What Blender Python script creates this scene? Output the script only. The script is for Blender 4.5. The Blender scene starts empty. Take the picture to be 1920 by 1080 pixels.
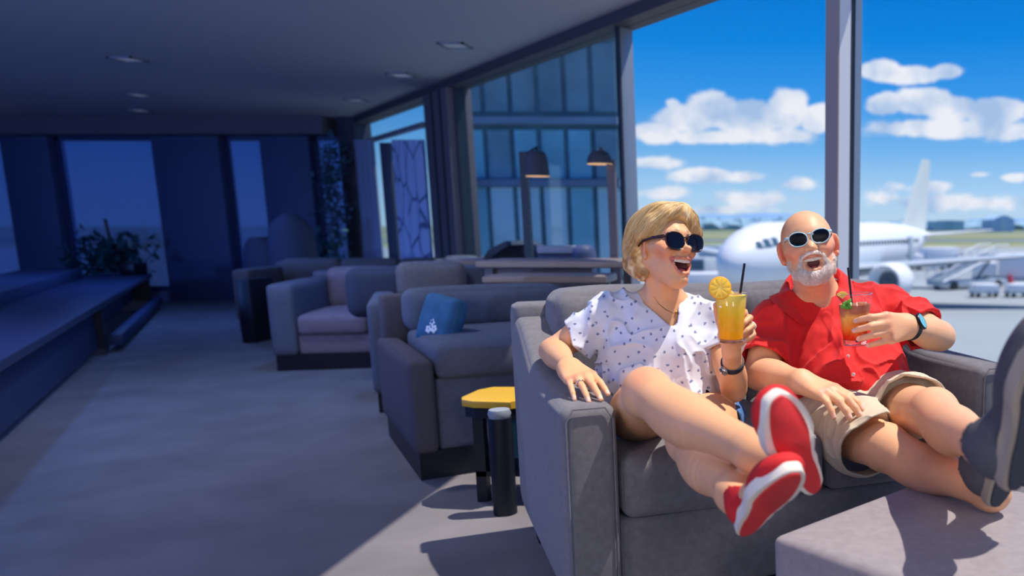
import bpy, bmesh, math, random
import numpy as np
from mathutils import Vector, Matrix, Euler
random.seed(7); rng = np.random.default_rng(7)
S = bpy.context.scene
C = S.collection
PI = math.pi
# ---------------------------------------------------------------- camera
CAMH = 1.05; TH = math.radians(10); FPX = 1600.0; PX, PY = 1500.0, 700.0
def P(px, py, Y):
    """pixel + distance along y -> world point"""
    a = (px-PX)/FPX; b = (py-PY)/FPX
    dy = math.cos(TH)-b*math.sin(TH); dz = -math.sin(TH)-b*math.cos(TH)
    t = Y/dy
    return Vector((a*t, Y, CAMH+dz*t))
def PZ(px, py, z):
    """pixel + height -> world point"""
    b = (py-PY)/FPX
    dy = math.cos(TH)-b*math.sin(TH); dz = -math.sin(TH)-b*math.cos(TH)
    return P(px, py, (z-CAMH)/dz*dy)
cam = bpy.data.cameras.new('camera'); co = bpy.data.objects.new('camera', cam); C.objects.link(co)
cam.sensor_width = 36; cam.lens = 36*FPX/1920
cam.shift_x = (960-PX)/1920; cam.shift_y = (PY-540)/1920
co.location = (0, 0, CAMH); co.rotation_euler = (PI/2-TH, 0, 0)
cam.dof.use_dof = True; cam.dof.focus_distance = 2.35; cam.dof.aperture_fstop = 2.3
cam.clip_end = 3000; cam.clip_start = 0.05
S.camera = co
S.view_settings.view_transform = 'Standard'; S.view_settings.look = 'None'
S.view_settings.gamma = 1; S.view_settings.exposure = 0; S.view_settings.use_curve_mapping = False

def srgb(r, g, b):
    f = lambda c: (c/255/12.92) if c/255 <= .04045 else ((c/255+.055)/1.055)**2.4
    return (f(r), f(g), f(b), 1)
# ---------------------------------------------------------------- materials
def mat(name, col, rough=.6, metal=0, noise=0, nscale=20, bump=0, bscale=200, spec=.5, sheen=0, attr=None, trans=0, ior=1.45, emit=None, estr=0, sss=0, coat=0, stretch=None, wscale=0, dist=.002):
    m = bpy.data.materials.new(name); m.use_nodes = True
    nt = m.node_tree; N = nt.nodes; L = nt.links
    b = N['Principled BSDF']
    b.inputs['Base Color'].default_value = col
    b.inputs['Roughness'].default_value = rough; b.inputs['Metallic'].default_value = metal
    b.inputs['Specular IOR Level'].default_value = spec
    b.inputs['Sheen Weight'].default_value = sheen
    b.inputs['Transmission Weight'].default_value = trans; b.inputs['IOR'].default_value = ior
    b.inputs['Coat Weight'].default_value = coat
    if sss:
        b.inputs['Subsurface Weight'].default_value = sss
        b.inputs['Subsurface Radius'].default_value = (.012, .004, .002); b.inputs['Subsurface Scale'].default_value = 1
    if emit: b.inputs['Emission Color'].default_value = emit; b.inputs['Emission Strength'].default_value = estr
    tc = N.new('ShaderNodeTexCoord'); vec = tc.outputs['Object']
    if stretch:
        mp = N.new('ShaderNodeMapping'); mp.inputs['Scale'].default_value = stretch
        L.new(vec, mp.inputs['Vector']); vec = mp.outputs['Vector']
    src = None
    if attr:
        a = N.new('ShaderNodeAttribute'); a.attribute_name = attr; src = a.outputs['Color']
    if noise:
        n = N.new('ShaderNodeTexNoise'); n.inputs['Scale'].default_value = nscale; n.inputs['Detail'].default_value = 4
        L.new(vec, n.inputs['Vector'])
        mr = N.new('ShaderNodeMapRange'); mr.inputs[1].default_value = .3; mr.inputs[2].default_value = .7
        mr.inputs[3].default_value = 1-noise; mr.inputs[4].default_value = 1+noise
        L.new(n.outputs['Fac'], mr.inputs[0])
        mx = N.new('ShaderNodeVectorMath'); mx.operation = 'SCALE'
        if src: L.new(src, mx.inputs[0])
        else: mx.inputs[0].default_value = col[:3]
        L.new(mr.outputs[0], mx.inputs['Scale']); src = mx.outputs[0]
    if src: L.new(src, b.inputs['Base Color'])
    if bump:
        n2 = N.new('ShaderNodeTexNoise'); n2.inputs['Scale'].default_value = bscale; n2.inputs['Detail'].default_value = 3
        L.new(vec, n2.inputs['Vector'])
        h = n2.outputs['Fac']
        bp = N.new('ShaderNodeBump'); bp.inputs['Strength'].default_value = bump; bp.inputs['Distance'].default_value = dist
        L.new(h, bp.inputs['Height']); L.new(bp.outputs[0], b.inputs['Normal'])
    return m
def glass_mat(name, tint=(1, 1, 1, 1), refl=.06, rough=0.0):
    m = bpy.data.materials.new(name); m.use_nodes = True
    nt = m.node_tree; N = nt.nodes; L = nt.links; N.clear()
    o = N.new('ShaderNodeOutputMaterial'); mx = N.new('ShaderNodeMixShader'); t = N.new('ShaderNodeBsdfTransparent'); g = N.new('ShaderNodeBsdfGlossy')
    t.inputs[0].default_value = tint; g.inputs['Roughness'].default_value = rough
    f = N.new('ShaderNodeLayerWeight'); f.inputs['Blend'].default_value = .5
    pw = N.new('ShaderNodeMath'); pw.operation = 'POWER'; pw.inputs[1].default_value = 3.5; L.new(f.outputs['Facing'], pw.inputs[0])
    ml = N.new('ShaderNodeMath'); ml.operation = 'MULTIPLY_ADD'; ml.inputs[1].default_value = min(.9, refl*8); ml.inputs[2].default_value = refl
    L.new(pw.outputs[0], ml.inputs[0]); L.new(ml.outputs[0], mx.inputs[0]); L.new(t.outputs[0], mx.inputs[1]); L.new(g.outputs[0], mx.inputs[2]); L.new(mx.outputs[0], o.inputs[0])
    return m
# ---------------------------------------------------------------- object helpers
MATS = {}          # world matrix of each empty/parent
def empty(name, loc, label, cat, group=None, rz=0):
    o = bpy.data.objects.new(name, None); C.objects.link(o); o.empty_display_size = .1
    o.location = loc; o.rotation_euler = (0, 0, rz)
    MATS[o] = Matrix.Translation(Vector(loc)) @ Matrix.Rotation(rz, 4, 'Z')
    o['label'] = label; o['category'] = cat
    if group: o['group'] = group
    return o
def tag(o, label=None, cat=None, group=None, kind=None):
    if label: o['label'] = label
    if cat: o['category'] = cat
    if group: o['group'] = group
    if kind: o['kind'] = kind
    return o
def obj(name, bm, m, parent=None, M=None, smooth=True, angle=40):
    """bm: BMesh or Mesh, in world coordinates (after M)"""
    if isinstance(bm, bmesh.types.BMesh):
        me = bpy.data.meshes.new(name); bm.to_mesh(me); bm.free()
    else: me = bm; me.name = name
    if M is not None: me.transform(M)
    if parent is not None: me.transform(MATS[parent].inverted()); loc = None; MATS_new = MATS[parent]
    else:
        co_ = np.empty(len(me.vertices)*3); me.vertices.foreach_get('co', co_); co_ = co_.reshape(-1, 3)
        lo, hi = co_.min(0), co_.max(0); loc = Vector(((lo[0]+hi[0])/2, (lo[1]+hi[1])/2, lo[2]))
        me.transform(Matrix.Translation(-loc)); MATS_new = Matrix.Translation(loc)
    if m is not None:
        me.materials.clear()
        for q in (m if isinstance(m, (list, tuple)) else [m]): me.materials.append(q)
    o = bpy.data.objects.new(name, me); C.objects.link(o)
    if parent is not None: o.parent = parent
    else: o.location = loc
    MATS[o] = MATS_new
    if smooth:
        me.polygons.foreach_set('use_smooth', [True]*len(me.polygons))
        if angle < 180:
            try: me.set_sharp_from_angle(angle=math.radians(angle))
            except Exception: pass
    me.update()
    return o
def struct(name, bm, m, parent=None, **k):
    o = obj(name, bm, m, parent, **k)
    if parent is None: o['kind'] = 'structure'
    return o
def copy_thing(o, M, label, parent=None):
    """copy an empty-rooted thing with parts and sub-parts"""
    c = o.copy(); C.objects.link(c)
    if parent is None:
        c.matrix_world = M; MATS[c] = M.copy()
        if label: c['label'] = label
    else: c.parent = parent
    for ch in list(o.children): copy_thing(ch, None, None, c)
    return c
# ---------------------------------------------------------------- bmesh helpers
def frame(loc=(0, 0, 0), rz=0):
    return Matrix.Translation(Vector(loc)) @ Matrix.Rotation(rz, 4, 'Z')
def addbox(bm, lo, hi, bevel=0, seg=2, M=None):
    lo = Vector(lo); hi = Vector(hi)
    r = bmesh.ops.create_cube(bm, size=1)
    vs = r['verts']
    mt = Matrix.Translation((lo+hi)/2) @ Matrix.Diagonal((*(hi-lo), 1))
    bmesh.ops.transform(bm, matrix=mt, verts=vs)
    if bevel:
        es = list({e for v in vs for e in v.link_edges})
        rb = bmesh.ops.bevel(bm, geom=es, offset=bevel, segments=seg, profile=.5, affect='EDGES')
        vs = list({v for f in rb['faces'] for v in f.verts} | {v for v in vs if v.is_valid})
    if M is not None: bmesh.ops.transform(bm, matrix=M, verts=vs)
    return bm
def box(lo, hi, bevel=0, seg=2, M=None):
    return addbox(bmesh.new(), lo, hi, bevel, seg, M)
def softbox(lo, hi, r=.05, puff=(0, 0, 0), n=14, M=None, wob=0, seed=0, shear=None, bm=None):
    """cushion: rounded box with bulging faces"""
    lo = np.array(lo, float); hi = np.array(hi, float); c = (lo+hi)/2; h = (hi-lo)/2
    bm = bm or bmesh.new(); vmap = {}
    rr = np.random.default_rng(seed); ph = rr.uniform(0, 6, 6)
    def vert(u):
        k = tuple(np.round(u, 5))
        if k in vmap: return vmap[k]
        # remap so that samples bunch near edges
        q = np.sign(u)*np.abs(np.sin(u*PI/2))**.75
        p = q*h
        inner = np.clip(p, -(h-r), h-r); d = p-inner; L_ = np.linalg.norm(d)
        if L_ > 1e-9: p = inner+d/L_*min(r, L_) if (np.abs(d) > 1e-9).sum() > 1 else p
        w = 1-np.abs(q)**2.5
        for a in range(3):
            o1, o2 = [(1, 2), (0, 2), (0, 1)][a]
            p[a] += np.sign(q[a])*(abs(q[a])**3)*puff[a]*w[o1]*w[o2]
        if wob:
            p += wob*np.array([math.sin(p[1]*19+ph[0])*math.cos(p[2]*23+ph[1]), math.sin(p[2]*21+ph[2])*math.cos(p[0]*17+ph[3]), math.sin(p[0]*15+ph[4])*math.cos(p[1]*18+ph[5])])
        p = p+c
        if shear is not None: p = shear(p)
        p = Vector(p)
        if M is not None: p = M @ p
        v = bm.verts.new(p); vmap[k] = v; return v
    g = np.linspace(-1, 1, n+1)
    for a in range(3):
        for s in (-1, 1):
            o1, o2 = [(1, 2), (2, 0), (0, 1)][a]
            for i in range(n):
                for j in range(n):
                    q = []
                    for (x, y) in ((g[i], g[j]), (g[i+1], g[j]), (g[i+1], g[j+1]), (g[i], g[j+1])):
                        u = np.zeros(3); u[a] = s; u[o1] = x; u[o2] = y; q.append(vert(u))
                    if s < 0: q.reverse()
                    try: bm.faces.new(q)
                    except ValueError: pass
    return bm
def tube(bm, pts, r, n=10, cap=True, flat=1.0, up=None):
    pts = [Vector(p) for p in pts]; k = len(pts)
    rs = r if isinstance(r, (list, tuple, np.ndarray)) else [r]*k
    rings = []; ref = Vector(up) if up is not None else None
    for i, p in enumerate(pts):
        t = (pts[min(i+1, k-1)]-pts[max(i-1, 0)]).normalized()
        if ref is None: ref = Vector((0, 0, 1)) if abs(t.z) < .9 else Vector((1, 0, 0))
        s = t.cross(ref).normalized(); u = s.cross(t).normalized(); ref = u
        rings.append([bm.verts.new(p+(s*math.cos(2*PI*j/n)+u*math.sin(2*PI*j/n)*flat)*rs[i]) for j in range(n)])
    for i in range(k-1):
        for j in range(n):
            bm.faces.new((rings[i][j], rings[i][(j+1) % n], rings[i+1][(j+1) % n], rings[i+1][j]))
    if cap:
        bm.faces.new(rings[0][::-1]); bm.faces.new(rings[-1])
    return bm
def lathe(bm, prof, n=40, M=None):
    rings = []
    for (r, z) in prof:
        if r < 1e-6: rings.append([bm.verts.new((0, 0, z))])
        else: rings.append([bm.verts.new((r*math.cos(2*PI*j/n), r*math.sin(2*PI*j/n), z)) for j in range(n)])
    for a, b in zip(rings, rings[1:]):
        for j in range(n):
            k = (j+1) % n
            if len(a) == 1 and len(b) == 1: continue
            if len(a) == 1: bm.faces.new((a[0], b[j], b[k]))
            elif len(b) == 1: bm.faces.new((a[j], a[k], b[0]))
            else: bm.faces.new((a[j], a[k], b[k], b[j]))
    if M is not None: bmesh.ops.transform(bm, matrix=M, verts=[v for r in rings for v in r])
    bmesh.ops.recalc_face_normals(bm, faces=bm.faces)
    return bm
def prism(bm, outline, z0, z1, M=None, bevel=0):
    """outline: list of (x,y)"""
    a = [bm.verts.new((x, y, z0)) for x, y in outline]; b = [bm.verts.new((x, y, z1)) for x, y in outline]
    n = len(a)
    fs = [bm.faces.new(a[::-1]), bm.faces.new(b)]
    for i in range(n): fs.append(bm.faces.new((a[i], a[(i+1) % n], b[(i+1) % n], b[i])))
    vs = a+b
    if bevel:
        es = list(fs[0].edges)+list(fs[1].edges)
        rb = bmesh.ops.bevel(bm, geom=es, offset=bevel, segments=2, profile=.5, affect='EDGES')
        vs = list({v for f in rb['faces'] for v in f.verts} | {v for v in vs if v.is_valid})
    if M is not None: bmesh.ops.transform(bm, matrix=M, verts=vs)
    return bm
def basis(o, x, y, z):
    M = Matrix.Identity(4)
    for i, c in enumerate((x, y, z)):
        for r in range(3): M[r][i] = c[r]
    for r in range(3): M[r][3] = o[r]
    return M
# ================================================================ sky
W = bpy.data.worlds.new('sky'); S.world = W; W.use_nodes = True
nt = W.node_tree; N = nt.nodes; L = nt.links; N.clear()
def nd(t, **k):
    n = N.new(t)
    for a, b in k.items(): setattr(n, a, b)
    return n
def mth(op, a, b=None, c=None, clamp=False):
    n = nd('ShaderNodeMath', operation=op); n.use_clamp = clamp
    for i, v in enumerate((a, b, c)):
        if v is None: continue
        if isinstance(v, (int, float)): n.inputs[i].default_value = v
        else: L.new(v, n.inputs[i])
    return n.outputs[0]
tc = nd('ShaderNodeTexCoord'); sx = nd('ShaderNodeSeparateXYZ'); L.new(tc.outputs['Generated'], sx.inputs[0])
az = mth('ARCTAN2', sx.outputs[0], sx.outputs[1])
hl = mth('SQRT', mth('ADD', mth('MULTIPLY', sx.outputs[0], sx.outputs[0]), mth('MULTIPLY', sx.outputs[1], sx.outputs[1])))
el = mth('ARCTAN2', sx.outputs[2], hl)
uv = nd('ShaderNodeCombineXYZ'); L.new(az, uv.inputs[0]); L.new(el, uv.inputs[1])
nz = nd('ShaderNodeTexNoise'); nz.inputs['Scale'].default_value = 22; nz.inputs['Detail'].default_value = 9; nz.inputs['Roughness'].default_value = .6
mp = nd('ShaderNodeMapping'); mp.inputs['Scale'].default_value = (1, 1.5, 1); L.new(uv.outputs[0], mp.inputs[0]); L.new(mp.outputs[0], nz.inputs['Vector'])
def ang(px, py):
    p = P(px, py, 10)-Vector((0, 0, CAMH)); return math.atan2(p.x, p.y), math.atan2(p.z, math.hypot(p.x, p.y))
BLOBS = [(1475, 205, 50, 42, 1.1), (1410, 222, 70, 42, 1.1), (1335, 205, 60, 38, 1.1), (1285, 222, 70, 34, 1), (1235, 250, 50, 26, 1), (1330, 258, 120, 16, .8), (1460, 255, 90, 20, .8), (1535, 222, 40, 32, 1.1), (1262, 194, 20, 12, .8),
 (1235, 305, 60, 18, .75), (1320, 328, 95, 18, .72), (1395, 332, 60, 16, .7), (1250, 362, 110, 18, .58), (1410, 372, 140, 26, .58), (1500, 345, 60, 18, .6), (1330, 392, 200, 16, .5),
 (1650, 132, 42, 24, 1.1), (1710, 140, 70, 20, 1.1), (1765, 135, 40, 16, 1), (1725, 192, 70, 28, 1.1), (1665, 195, 45, 24, 1), (1790, 205, 60, 26, 1.1), (1865, 212, 70, 32, 1.2), (1790, 240, 130, 24, .9), (1700, 240, 90, 22, .9), (1900, 245, 80, 24, .9),
 (1905, 333, 34, 10, .8), (1840, 327, 26, 7, .6), (1740, 350, 95, 16, .62), (1780, 380, 190, 28, .6), (1650, 372, 70, 30, .55)]
acc = None
for (bx, by, rx, ry, w) in BLOBS:
    a0, e0 = ang(bx, by); a1, _ = ang(bx+rx, by); _, e1 = ang(bx, by-ry)
    x = mth('MULTIPLY', mth('SUBTRACT', az, a0), 1/(abs(a1-a0)*1.35)); y = mth('MULTIPLY', mth('SUBTRACT', el, e0), 1/(abs(e1-e0)*1.35))
    d = mth('SQRT', mth('ADD', mth('MULTIPLY', x, x), mth('MULTIPLY', y, y)))
    f = mth('MULTIPLY', mth('SUBTRACT', 1.0, d), w)
    acc = f if acc is None else mth('MAXIMUM', acc, f)
acc = mth('MAXIMUM', acc, 0)
nzz = mth('SUBTRACT', nz.outputs['Fac'], .5)
far_cl = mth('MULTIPLY', mth('ABSOLUTE', mth('SUBTRACT', az, .1)), .12)      # loose cloud elsewhere round the horizon
dens = mth('ADD', acc, mth('MULTIPLY', nzz, 1.1))
mr = nd('ShaderNodeMapRange', interpolation_type='SMOOTHSTEP'); mr.inputs[1].default_value = .24; mr.inputs[2].default_value = .47; L.new(dens, mr.inputs[0])
ramp = nd('ShaderNodeValToRGB'); cr = ramp.color_ramp
L.new(mth('MULTIPLY', el, 1/(PI/2)), ramp.inputs[0])
stops = [(0.0, srgb(190, 218, 238)), (.02, srgb(172, 212, 245)), (.05, srgb(120, 185, 240)), (.085, srgb(60, 155, 235)), (.125, srgb(14, 135, 225)), (.17, srgb(0, 118, 212)), (.5, srgb(0, 90, 190)), (1, srgb(0, 75, 170))]
while len(cr.elements) < len(stops): cr.elements.new(.5)
for e, (p, c) in zip(cr.elements, stops): e.position = p; e.color = c
nz2 = nd('ShaderNodeTexNoise'); nz2.inputs['Scale'].default_value = 16; nz2.inputs['Detail'].default_value = 6
mp2 = nd('ShaderNodeMapping'); mp2.inputs['Location'].default_value = (3, 1.02, 0); L.new(uv.outputs[0], mp2.inputs[0]); L.new(mp2.outputs[0], nz2.inputs['Vector'])
crr = nd('ShaderNodeValToRGB'); L.new(nz2.outputs['Fac'], crr.inputs[0])
crr.color_ramp.elements[0].position = .36; crr.color_ramp.elements[0].color = srgb(168, 196, 232); crr.color_ramp.elements[1].position = .56; crr.color_ramp.elements[1].color = srgb(240, 243, 250)
mixc = nd('ShaderNodeMix', data_type='RGBA'); L.new(mth('MULTIPLY', mr.outputs[0], mth('MINIMUM', mth('ADD', mth('MULTIPLY', acc, 1.5), .42), 1)), mixc.inputs['Factor'])
L.new(ramp.outputs[0], mixc.inputs['A']); L.new(crr.outputs[0], mixc.inputs['B'])
bg = nd('ShaderNodeBackground'); bg.inputs[1].default_value = 1.0; L.new(mixc.outputs['Result'], bg.inputs[0])
ow = nd('ShaderNodeOutputWorld'); L.new(bg.outputs[0], ow.inputs[0])
# sun
sl = bpy.data.lights.new('sun', 'SUN'); so = bpy.data.objects.new('sun', sl); C.objects.link(so)
sl.energy = 5.6; sl.angle = math.radians(.7); sl.color = (1, .93, .82)
sdir = Vector((.38, .08, .92)).normalized(); so.rotation_euler = sdir.to_track_quat('Z', 'Y').to_euler(); so.location = (6, 1, 8)

# ================================================================ materials
fabric = mat('grey sofa weave', srgb(108, 106, 112), .95, noise=.12, nscale=60, bump=.6, bscale=900, sheen=.15, dist=.0012)
fabric2 = mat('warm grey weave', srgb(104, 100, 104), .95, noise=.12, nscale=40, bump=.3, bscale=500)
fabric3 = mat('blue grey weave', srgb(92, 96, 112), .95, noise=.1, nscale=40, bump=.3, bscale=500)
cush_blue = mat('dusky blue weave', srgb(70, 100, 135), .95, noise=.1, bump=.2)
carpet = mat('grey carpet', srgb(112, 108, 112), 1, noise=.16, nscale=3.0, bump=.6, bscale=700)
ceil_m = mat('matt grey ceiling paint', srgb(165, 163, 170), .8)
metal_l = mat('pale anodised aluminium', srgb(150, 158, 170), .45, .6)
metal_w = mat('taupe mullion face', srgb(120, 112, 112), .5, .2)
metal_d = mat('dark gasket', srgb(30, 42, 58), .5)
post_m = mat('grey brown post', srgb(95, 90, 96), .6)
navy = mat('navy tint lacquer', srgb(44, 58, 98), .5)  # blue tint over the left side put into the colour
navy2 = mat('navy tint panel', srgb(58, 72, 110), .6)  # panel colour takes in the left side's blue tint
blackish = mat('black laminate', srgb(16, 20, 34), .4)
wood = mat('oak table edge', srgb(150, 128, 112), .5, noise=.15, nscale=12, stretch=(1, 8, 8))
woodtop = mat('pale grey oak top', srgb(126, 116, 116), .45, noise=.15, nscale=12, stretch=(1, 8, 8))
concrete = mat('pale concrete', srgb(150, 150, 155), .8, noise=.08, nscale=2)
white = mat('white paint', srgb(225, 230, 235), .45)

# ================================================================ room
H = 2.406
X0, Y0 = (1580-PX)/FPX/1.0154*4.3, 4.3
def WL(Y, off=0):       # point on the window line, off = metres outward
    n = Vector((.774, .633)); p = Vector((X0-.8174*(Y-Y0), Y)); return p+n*off
def wy(px):
    r = (px-PX)/FPX/1.0154
    return (X0+.8174*Y0)/(r+.8174)
YB = 11.82
YR = -3.2
XL = -11.7
def poly_slab(pts, z0, z1, hole=None):
    bm = bmesh.new(); prism(bm, pts, z0, z1); return bm
a_ = WL(YB); b_ = WL(YR)
bm = poly_slab([(XL, YR), (b_.x, b_.y), (a_.x, a_.y), (XL, YB)], -.25, 0)
struct('floor', bm, carpet, smooth=False)
# ceiling with an opening added over the seats, outside the frame, to let in sun
hx0, hy0 = -.45, -.3
def WL_Y(x): return Y0+(X0-x)/.8174
yw = Y0+(X0-hx0)/.8174
bm = bmesh.new()
prism(bm, [(XL, YR), (hx0, YR), (hx0, WL_Y(hx0)), (WL(YB).x, YB), (XL, YB)], H, H+.2)
p0 = WL(hy0)
prism(bm, [(hx0, YR), (b_.x, b_.y), (p0.x, p0.y), (hx0, hy0)], H, H+.2)
struct('ceiling', bm, ceil_m, smooth=False)
# left and rear walls (out of frame), closing the left side off from sky light
struct('wall_left', box((XL-.2, YR, 0), (XL, YB, H)), navy, smooth=False)
struct('wall_rear', box((XL, YR-.2, 0), (-2.2, YR, H)), navy, smooth=False)
# window wall: posts and glazing
wallR = math.atan2(-.774, .633)   # direction of the wall line as seen in plan
wd = Vector((-.633, .774)); wn = Vector((.774, .633))
def wall_frame(Y):
    p = WL(Y); return basis((p.x, p.y, 0), (wd.x, wd.y, 0), (wn.x, wn.y, 0), (0, 0, 1))
# header beam and bottom rail
def wall_run(Ya, Yb): return (WL(Yb)-WL(Ya)).length
n_trim = 0
M = wall_frame(YR); LL = wall_run(YR, YB)
struct('trim_1', box((0, -.10, H-.075), (LL, .10, H), M=M), mat('dark header', srgb(62, 62, 70), .6), smooth=False)
struct('trim_2', box((0, -.05, 0), (LL, .05, .09), M=M), metal_l, smooth=False)
# thick mullion in front of the sky
def mullion(px, n, thick):
    M = wall_frame(wy(px))
    if thick:
        o = struct('trim_%d' % n, box((-.044, -.085, .0), (.044, -.012, H-.075), M=M), mat('light mullion metal', srgb(222, 222, 226), .5), smooth=False)
        struct('front_plate', box((-.046, -.092, .0), (.046, -.085, H-.075), M=M), mat('taupe mullion plate', srgb(158, 146, 138), .5), parent=o)
        struct('gasket', box((-.040, -.012, .0), (.040, .018, H-.075), M=M), metal_d, parent=o)
        struct('outer_fin', box((-.044, .018, .0), (.044, .060, H-.075), M=M), metal_l, parent=o)
    else:
        o = struct('trim_%d' % n, box((-.03, -.03, .0), (.03, .07, H-.075), M=M, bevel=.003), metal_l, angle=30)
        struct('gasket', box((-.036, -.045, .0), (.0, -.028, H-.075), M=M), metal_d, parent=o)
mullion(1584, 3, True); mullion(1177, 4, False)
gl = glass_mat('clear window glass', (.985, .99, 1, 1), .012)
gl_t = glass_mat('grey tinted window glass', (.84, .92, .97, 1), .03)
gl_b = glass_mat('frosted glass with blue tint', (.40, .56, .90, 1), .03)  # blue tint over the back left put into the panes
_n = gl_b.node_tree; _o = [q for q in _n.nodes if q.type == 'OUTPUT_MATERIAL'][0]; _src = _o.inputs[0].links[0].from_socket
_d = _n.nodes.new('ShaderNodeBsdfDiffuse'); _d.inputs[0].default_value = srgb(110, 145, 205); _mx = _n.nodes.new('ShaderNodeMixShader'); _mx.inputs[0].default_value = .6
_n.links.new(_src, _mx.inputs[1]); _n.links.new(_d.outputs[0], _mx.inputs[2]); _n.links.new(_mx.outputs[0], _o.inputs[0])
def pane(n, Ya, Yb, m):
    M = wall_frame(Ya); l = wall_run(Ya, Yb)
    struct('window_%d' % n, box((0.03, .0, .09), (l-.03, .012, H-.075), M=M), m, smooth=False)
ya = wy(1580); yb = wy(1177)
step = yb-ya
# unseen bays towards the camera, same rhythm
yy = ya; k = 0; tn = 5
pane(1, ya, yb, gl)
while yy-step > .2:
    pane(2+k, yy-step, yy, gl); yy -= step; k += 1
    M = wall_frame(yy); struct('trim_%d' % tn, box((-.045, -.10, 0), (.045, .10, H-.075), M=M), metal_l, smooth=False); tn += 1
Mw = wall_frame(YR); struct('wall_sun_block', box((0, -.08, .09), (wall_run(YR, yy)-.05, .08, H-.075), M=Mw), navy, smooth=False)  # unseen solid wall put in to keep sun off the left floor
pane(8, yb, wy(876), gl_t); pane(9, wy(832), wy(674), gl_t)
# post between bays (px 832..878) and corner column
M = wall_frame(wy(876)); l = wall_run(wy(876), wy(832))
o = struct('trim_10', box((0, -.12, 0), (l, .12, H-.075), M=M, bevel=.004), post_m, angle=30)
struct('gasket', box((-.03, -.05, 0), (.0, .05, H-.075), M=M), metal_d, parent=o)
for q in (.25, .6): struct('rib', box((l*q-.012, -.135, 0), (l*q+.012, -.12, H-.075), M=M), metal_d, parent=o)
a0 = P(652, 420, YB-.3); a1 = P(681, 420, YB-.3)
struct('trim_11', box((a0.x, YB-.35, 0), (a1.x+.02, YB+.1, H), bevel=.01), mat('dark corner column', srgb(42, 46, 62), .6), angle=30)
# back wall: soffit, panels and tinted windows
def bx(px, Y=YB): return P(px, 420, Y).x
zs = P(400, 257, YB).z
struct('trim_12', box((XL, YB-.45, zs), (bx(655), YB+.15, H)), mat('soffit paint', srgb(84, 84, 96), .8), smooth=False)
struct('baseboard_back', box((XL, YB-.12, 0), (bx(655), YB+.02, .13)), mat('skirting grey', srgb(88, 92, 112), .7), smooth=False)
wallbits = [(45, 132, navy2, 'wall_back'), (320, 442, navy2, 'wall_back'), (517, 606, navy2, 'wall_back')]
for i, (x0, x1, m, nm) in enumerate(wallbits): struct(nm, box((bx(x0), YB-.18, .0), (bx(x1), YB+.1, zs), bevel=.008), m, angle=30)
for i, (x0, x1) in enumerate([(-30, 45), (132, 320), (442, 517), (606, 655)]):
    o = struct('window_%d' % (10+i), box((bx(x0), YB, .13), (bx(x1), YB+.012, zs)), gl_b, smooth=False)
    fr = bmesh.new(); w = .03
    addbox(fr, (bx(x0), YB-.04, .13), (bx(x0)+w, YB+.04, zs)); addbox(fr, (bx(x1)-w, YB-.04, .13), (bx(x1), YB+.04, zs))
    addbox(fr, (bx(x0), YB-.04, .13), (bx(x1), YB+.04, .19)); addbox(fr, (bx(x0), YB-.04, zs-.05), (bx(x1), YB+.04, zs))
    struct('window_frame', fr, navy, parent=o, smooth=False)
# recessed ceiling lights
lens_m = mat('lamp lens', srgb(150, 158, 175), .3, emit=(.8, .9, 1, 1), estr=.08)
ring_m = mat('lamp trim', srgb(120, 125, 140), .5)
lights_px = [(240, 110), (752, 140), (853, 84), (668, 187), (260, 177), (262, 206)]
desc = ['recessed ceiling downlight at the upper left, alone above the dark bar side', 'bright rectangular recessed ceiling downlight, second nearest to the window wall head', 'recessed ceiling downlight closest to the top of the picture, right of all the others', 'small far recessed downlight near the corner column',
        'small recessed downlight above the left of the back soffit, upper one of two', 'small recessed downlight just above the left of the back soffit, lower one of two']
for i, (x, y) in enumerate(lights_px):
    p = PZ(x, y, H)
    e = empty('ceiling_downlight', (p.x, p.y, H), desc[i], 'light', 'recessed lights in the lounge ceiling')
    w = .10
    bm = bmesh.new()
    for (lo, hi) in (((-w, -w, 0), (w, -w+.02, 0)), ((-w, w-.02, 0), (w, w, 0)), ((-w, -w, 0), (-w+.02, w, 0)), ((w-.02, -w, 0), (w, w, 0))):
        addbox(bm, (p.x+lo[0], p.y+lo[1], H-.012), (p.x+hi[0], p.y+hi[1], H-.0005))
    obj('trim_frame', bm, ring_m, e, smooth=False)
    obj('lens', box((p.x-w+.02, p.y-w+.02, H-.006), (p.x+w-.02, p.y+w-.02, H-.0005)), lens_m, e, smooth=False)
# added fill lights: blue ones tint the left, neutral ones brighten the rest
def spot(loc, energy, col, size=150, blend=1, r=.08, tgt=None):
    l = bpy.data.lights.new('lamp', 'SPOT'); o = bpy.data.objects.new('fill_spot', l); C.objects.link(o)
    l.energy = energy; l.color = col; l.spot_size = math.radians(size); l.spot_blend = blend; l.shadow_soft_size = r; o.location = loc
    if tgt is not None: o.rotation_euler = (Vector(loc)-Vector(tgt)).to_track_quat('Z', 'Y').to_euler()
    return o
BL = (.12, .28, 1)
def point(loc, energy, col, r=.3):
    l = bpy.data.lights.new('lamp', 'POINT'); o = bpy.data.objects.new('fill_point', l); C.objects.link(o)
    l.energy = energy; l.color = col; l.shadow_soft_size = r; o.location = loc; return o
point((-10.7, 1.8, 1.5), 420, (.11, .27, 1)); point((-6.8, 0.5, 1.5), 170, (.08, .24, 1))  # unseen blue point lights added to tint the left of the room
point((-1.8, -1.2, 1.75), 78, (1, .94, .90)); point((.9, -.9, 1.6), 64, (1, .95, .91))  # unseen point lights added behind the camera to fill the couple
spot((-5.0, -.8, .5), 460, (.32, .48, 1), 110, tgt=(-3.2, 5.5, 2.4)); spot((-3.4, 5.2, H-.05), 70, (.5, .66, 1)); spot((-2.3, 3.9, H-.05), 55, (.75, .82, 1))  # unseen uplight added for the ceiling, then two spots for the downlights
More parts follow.
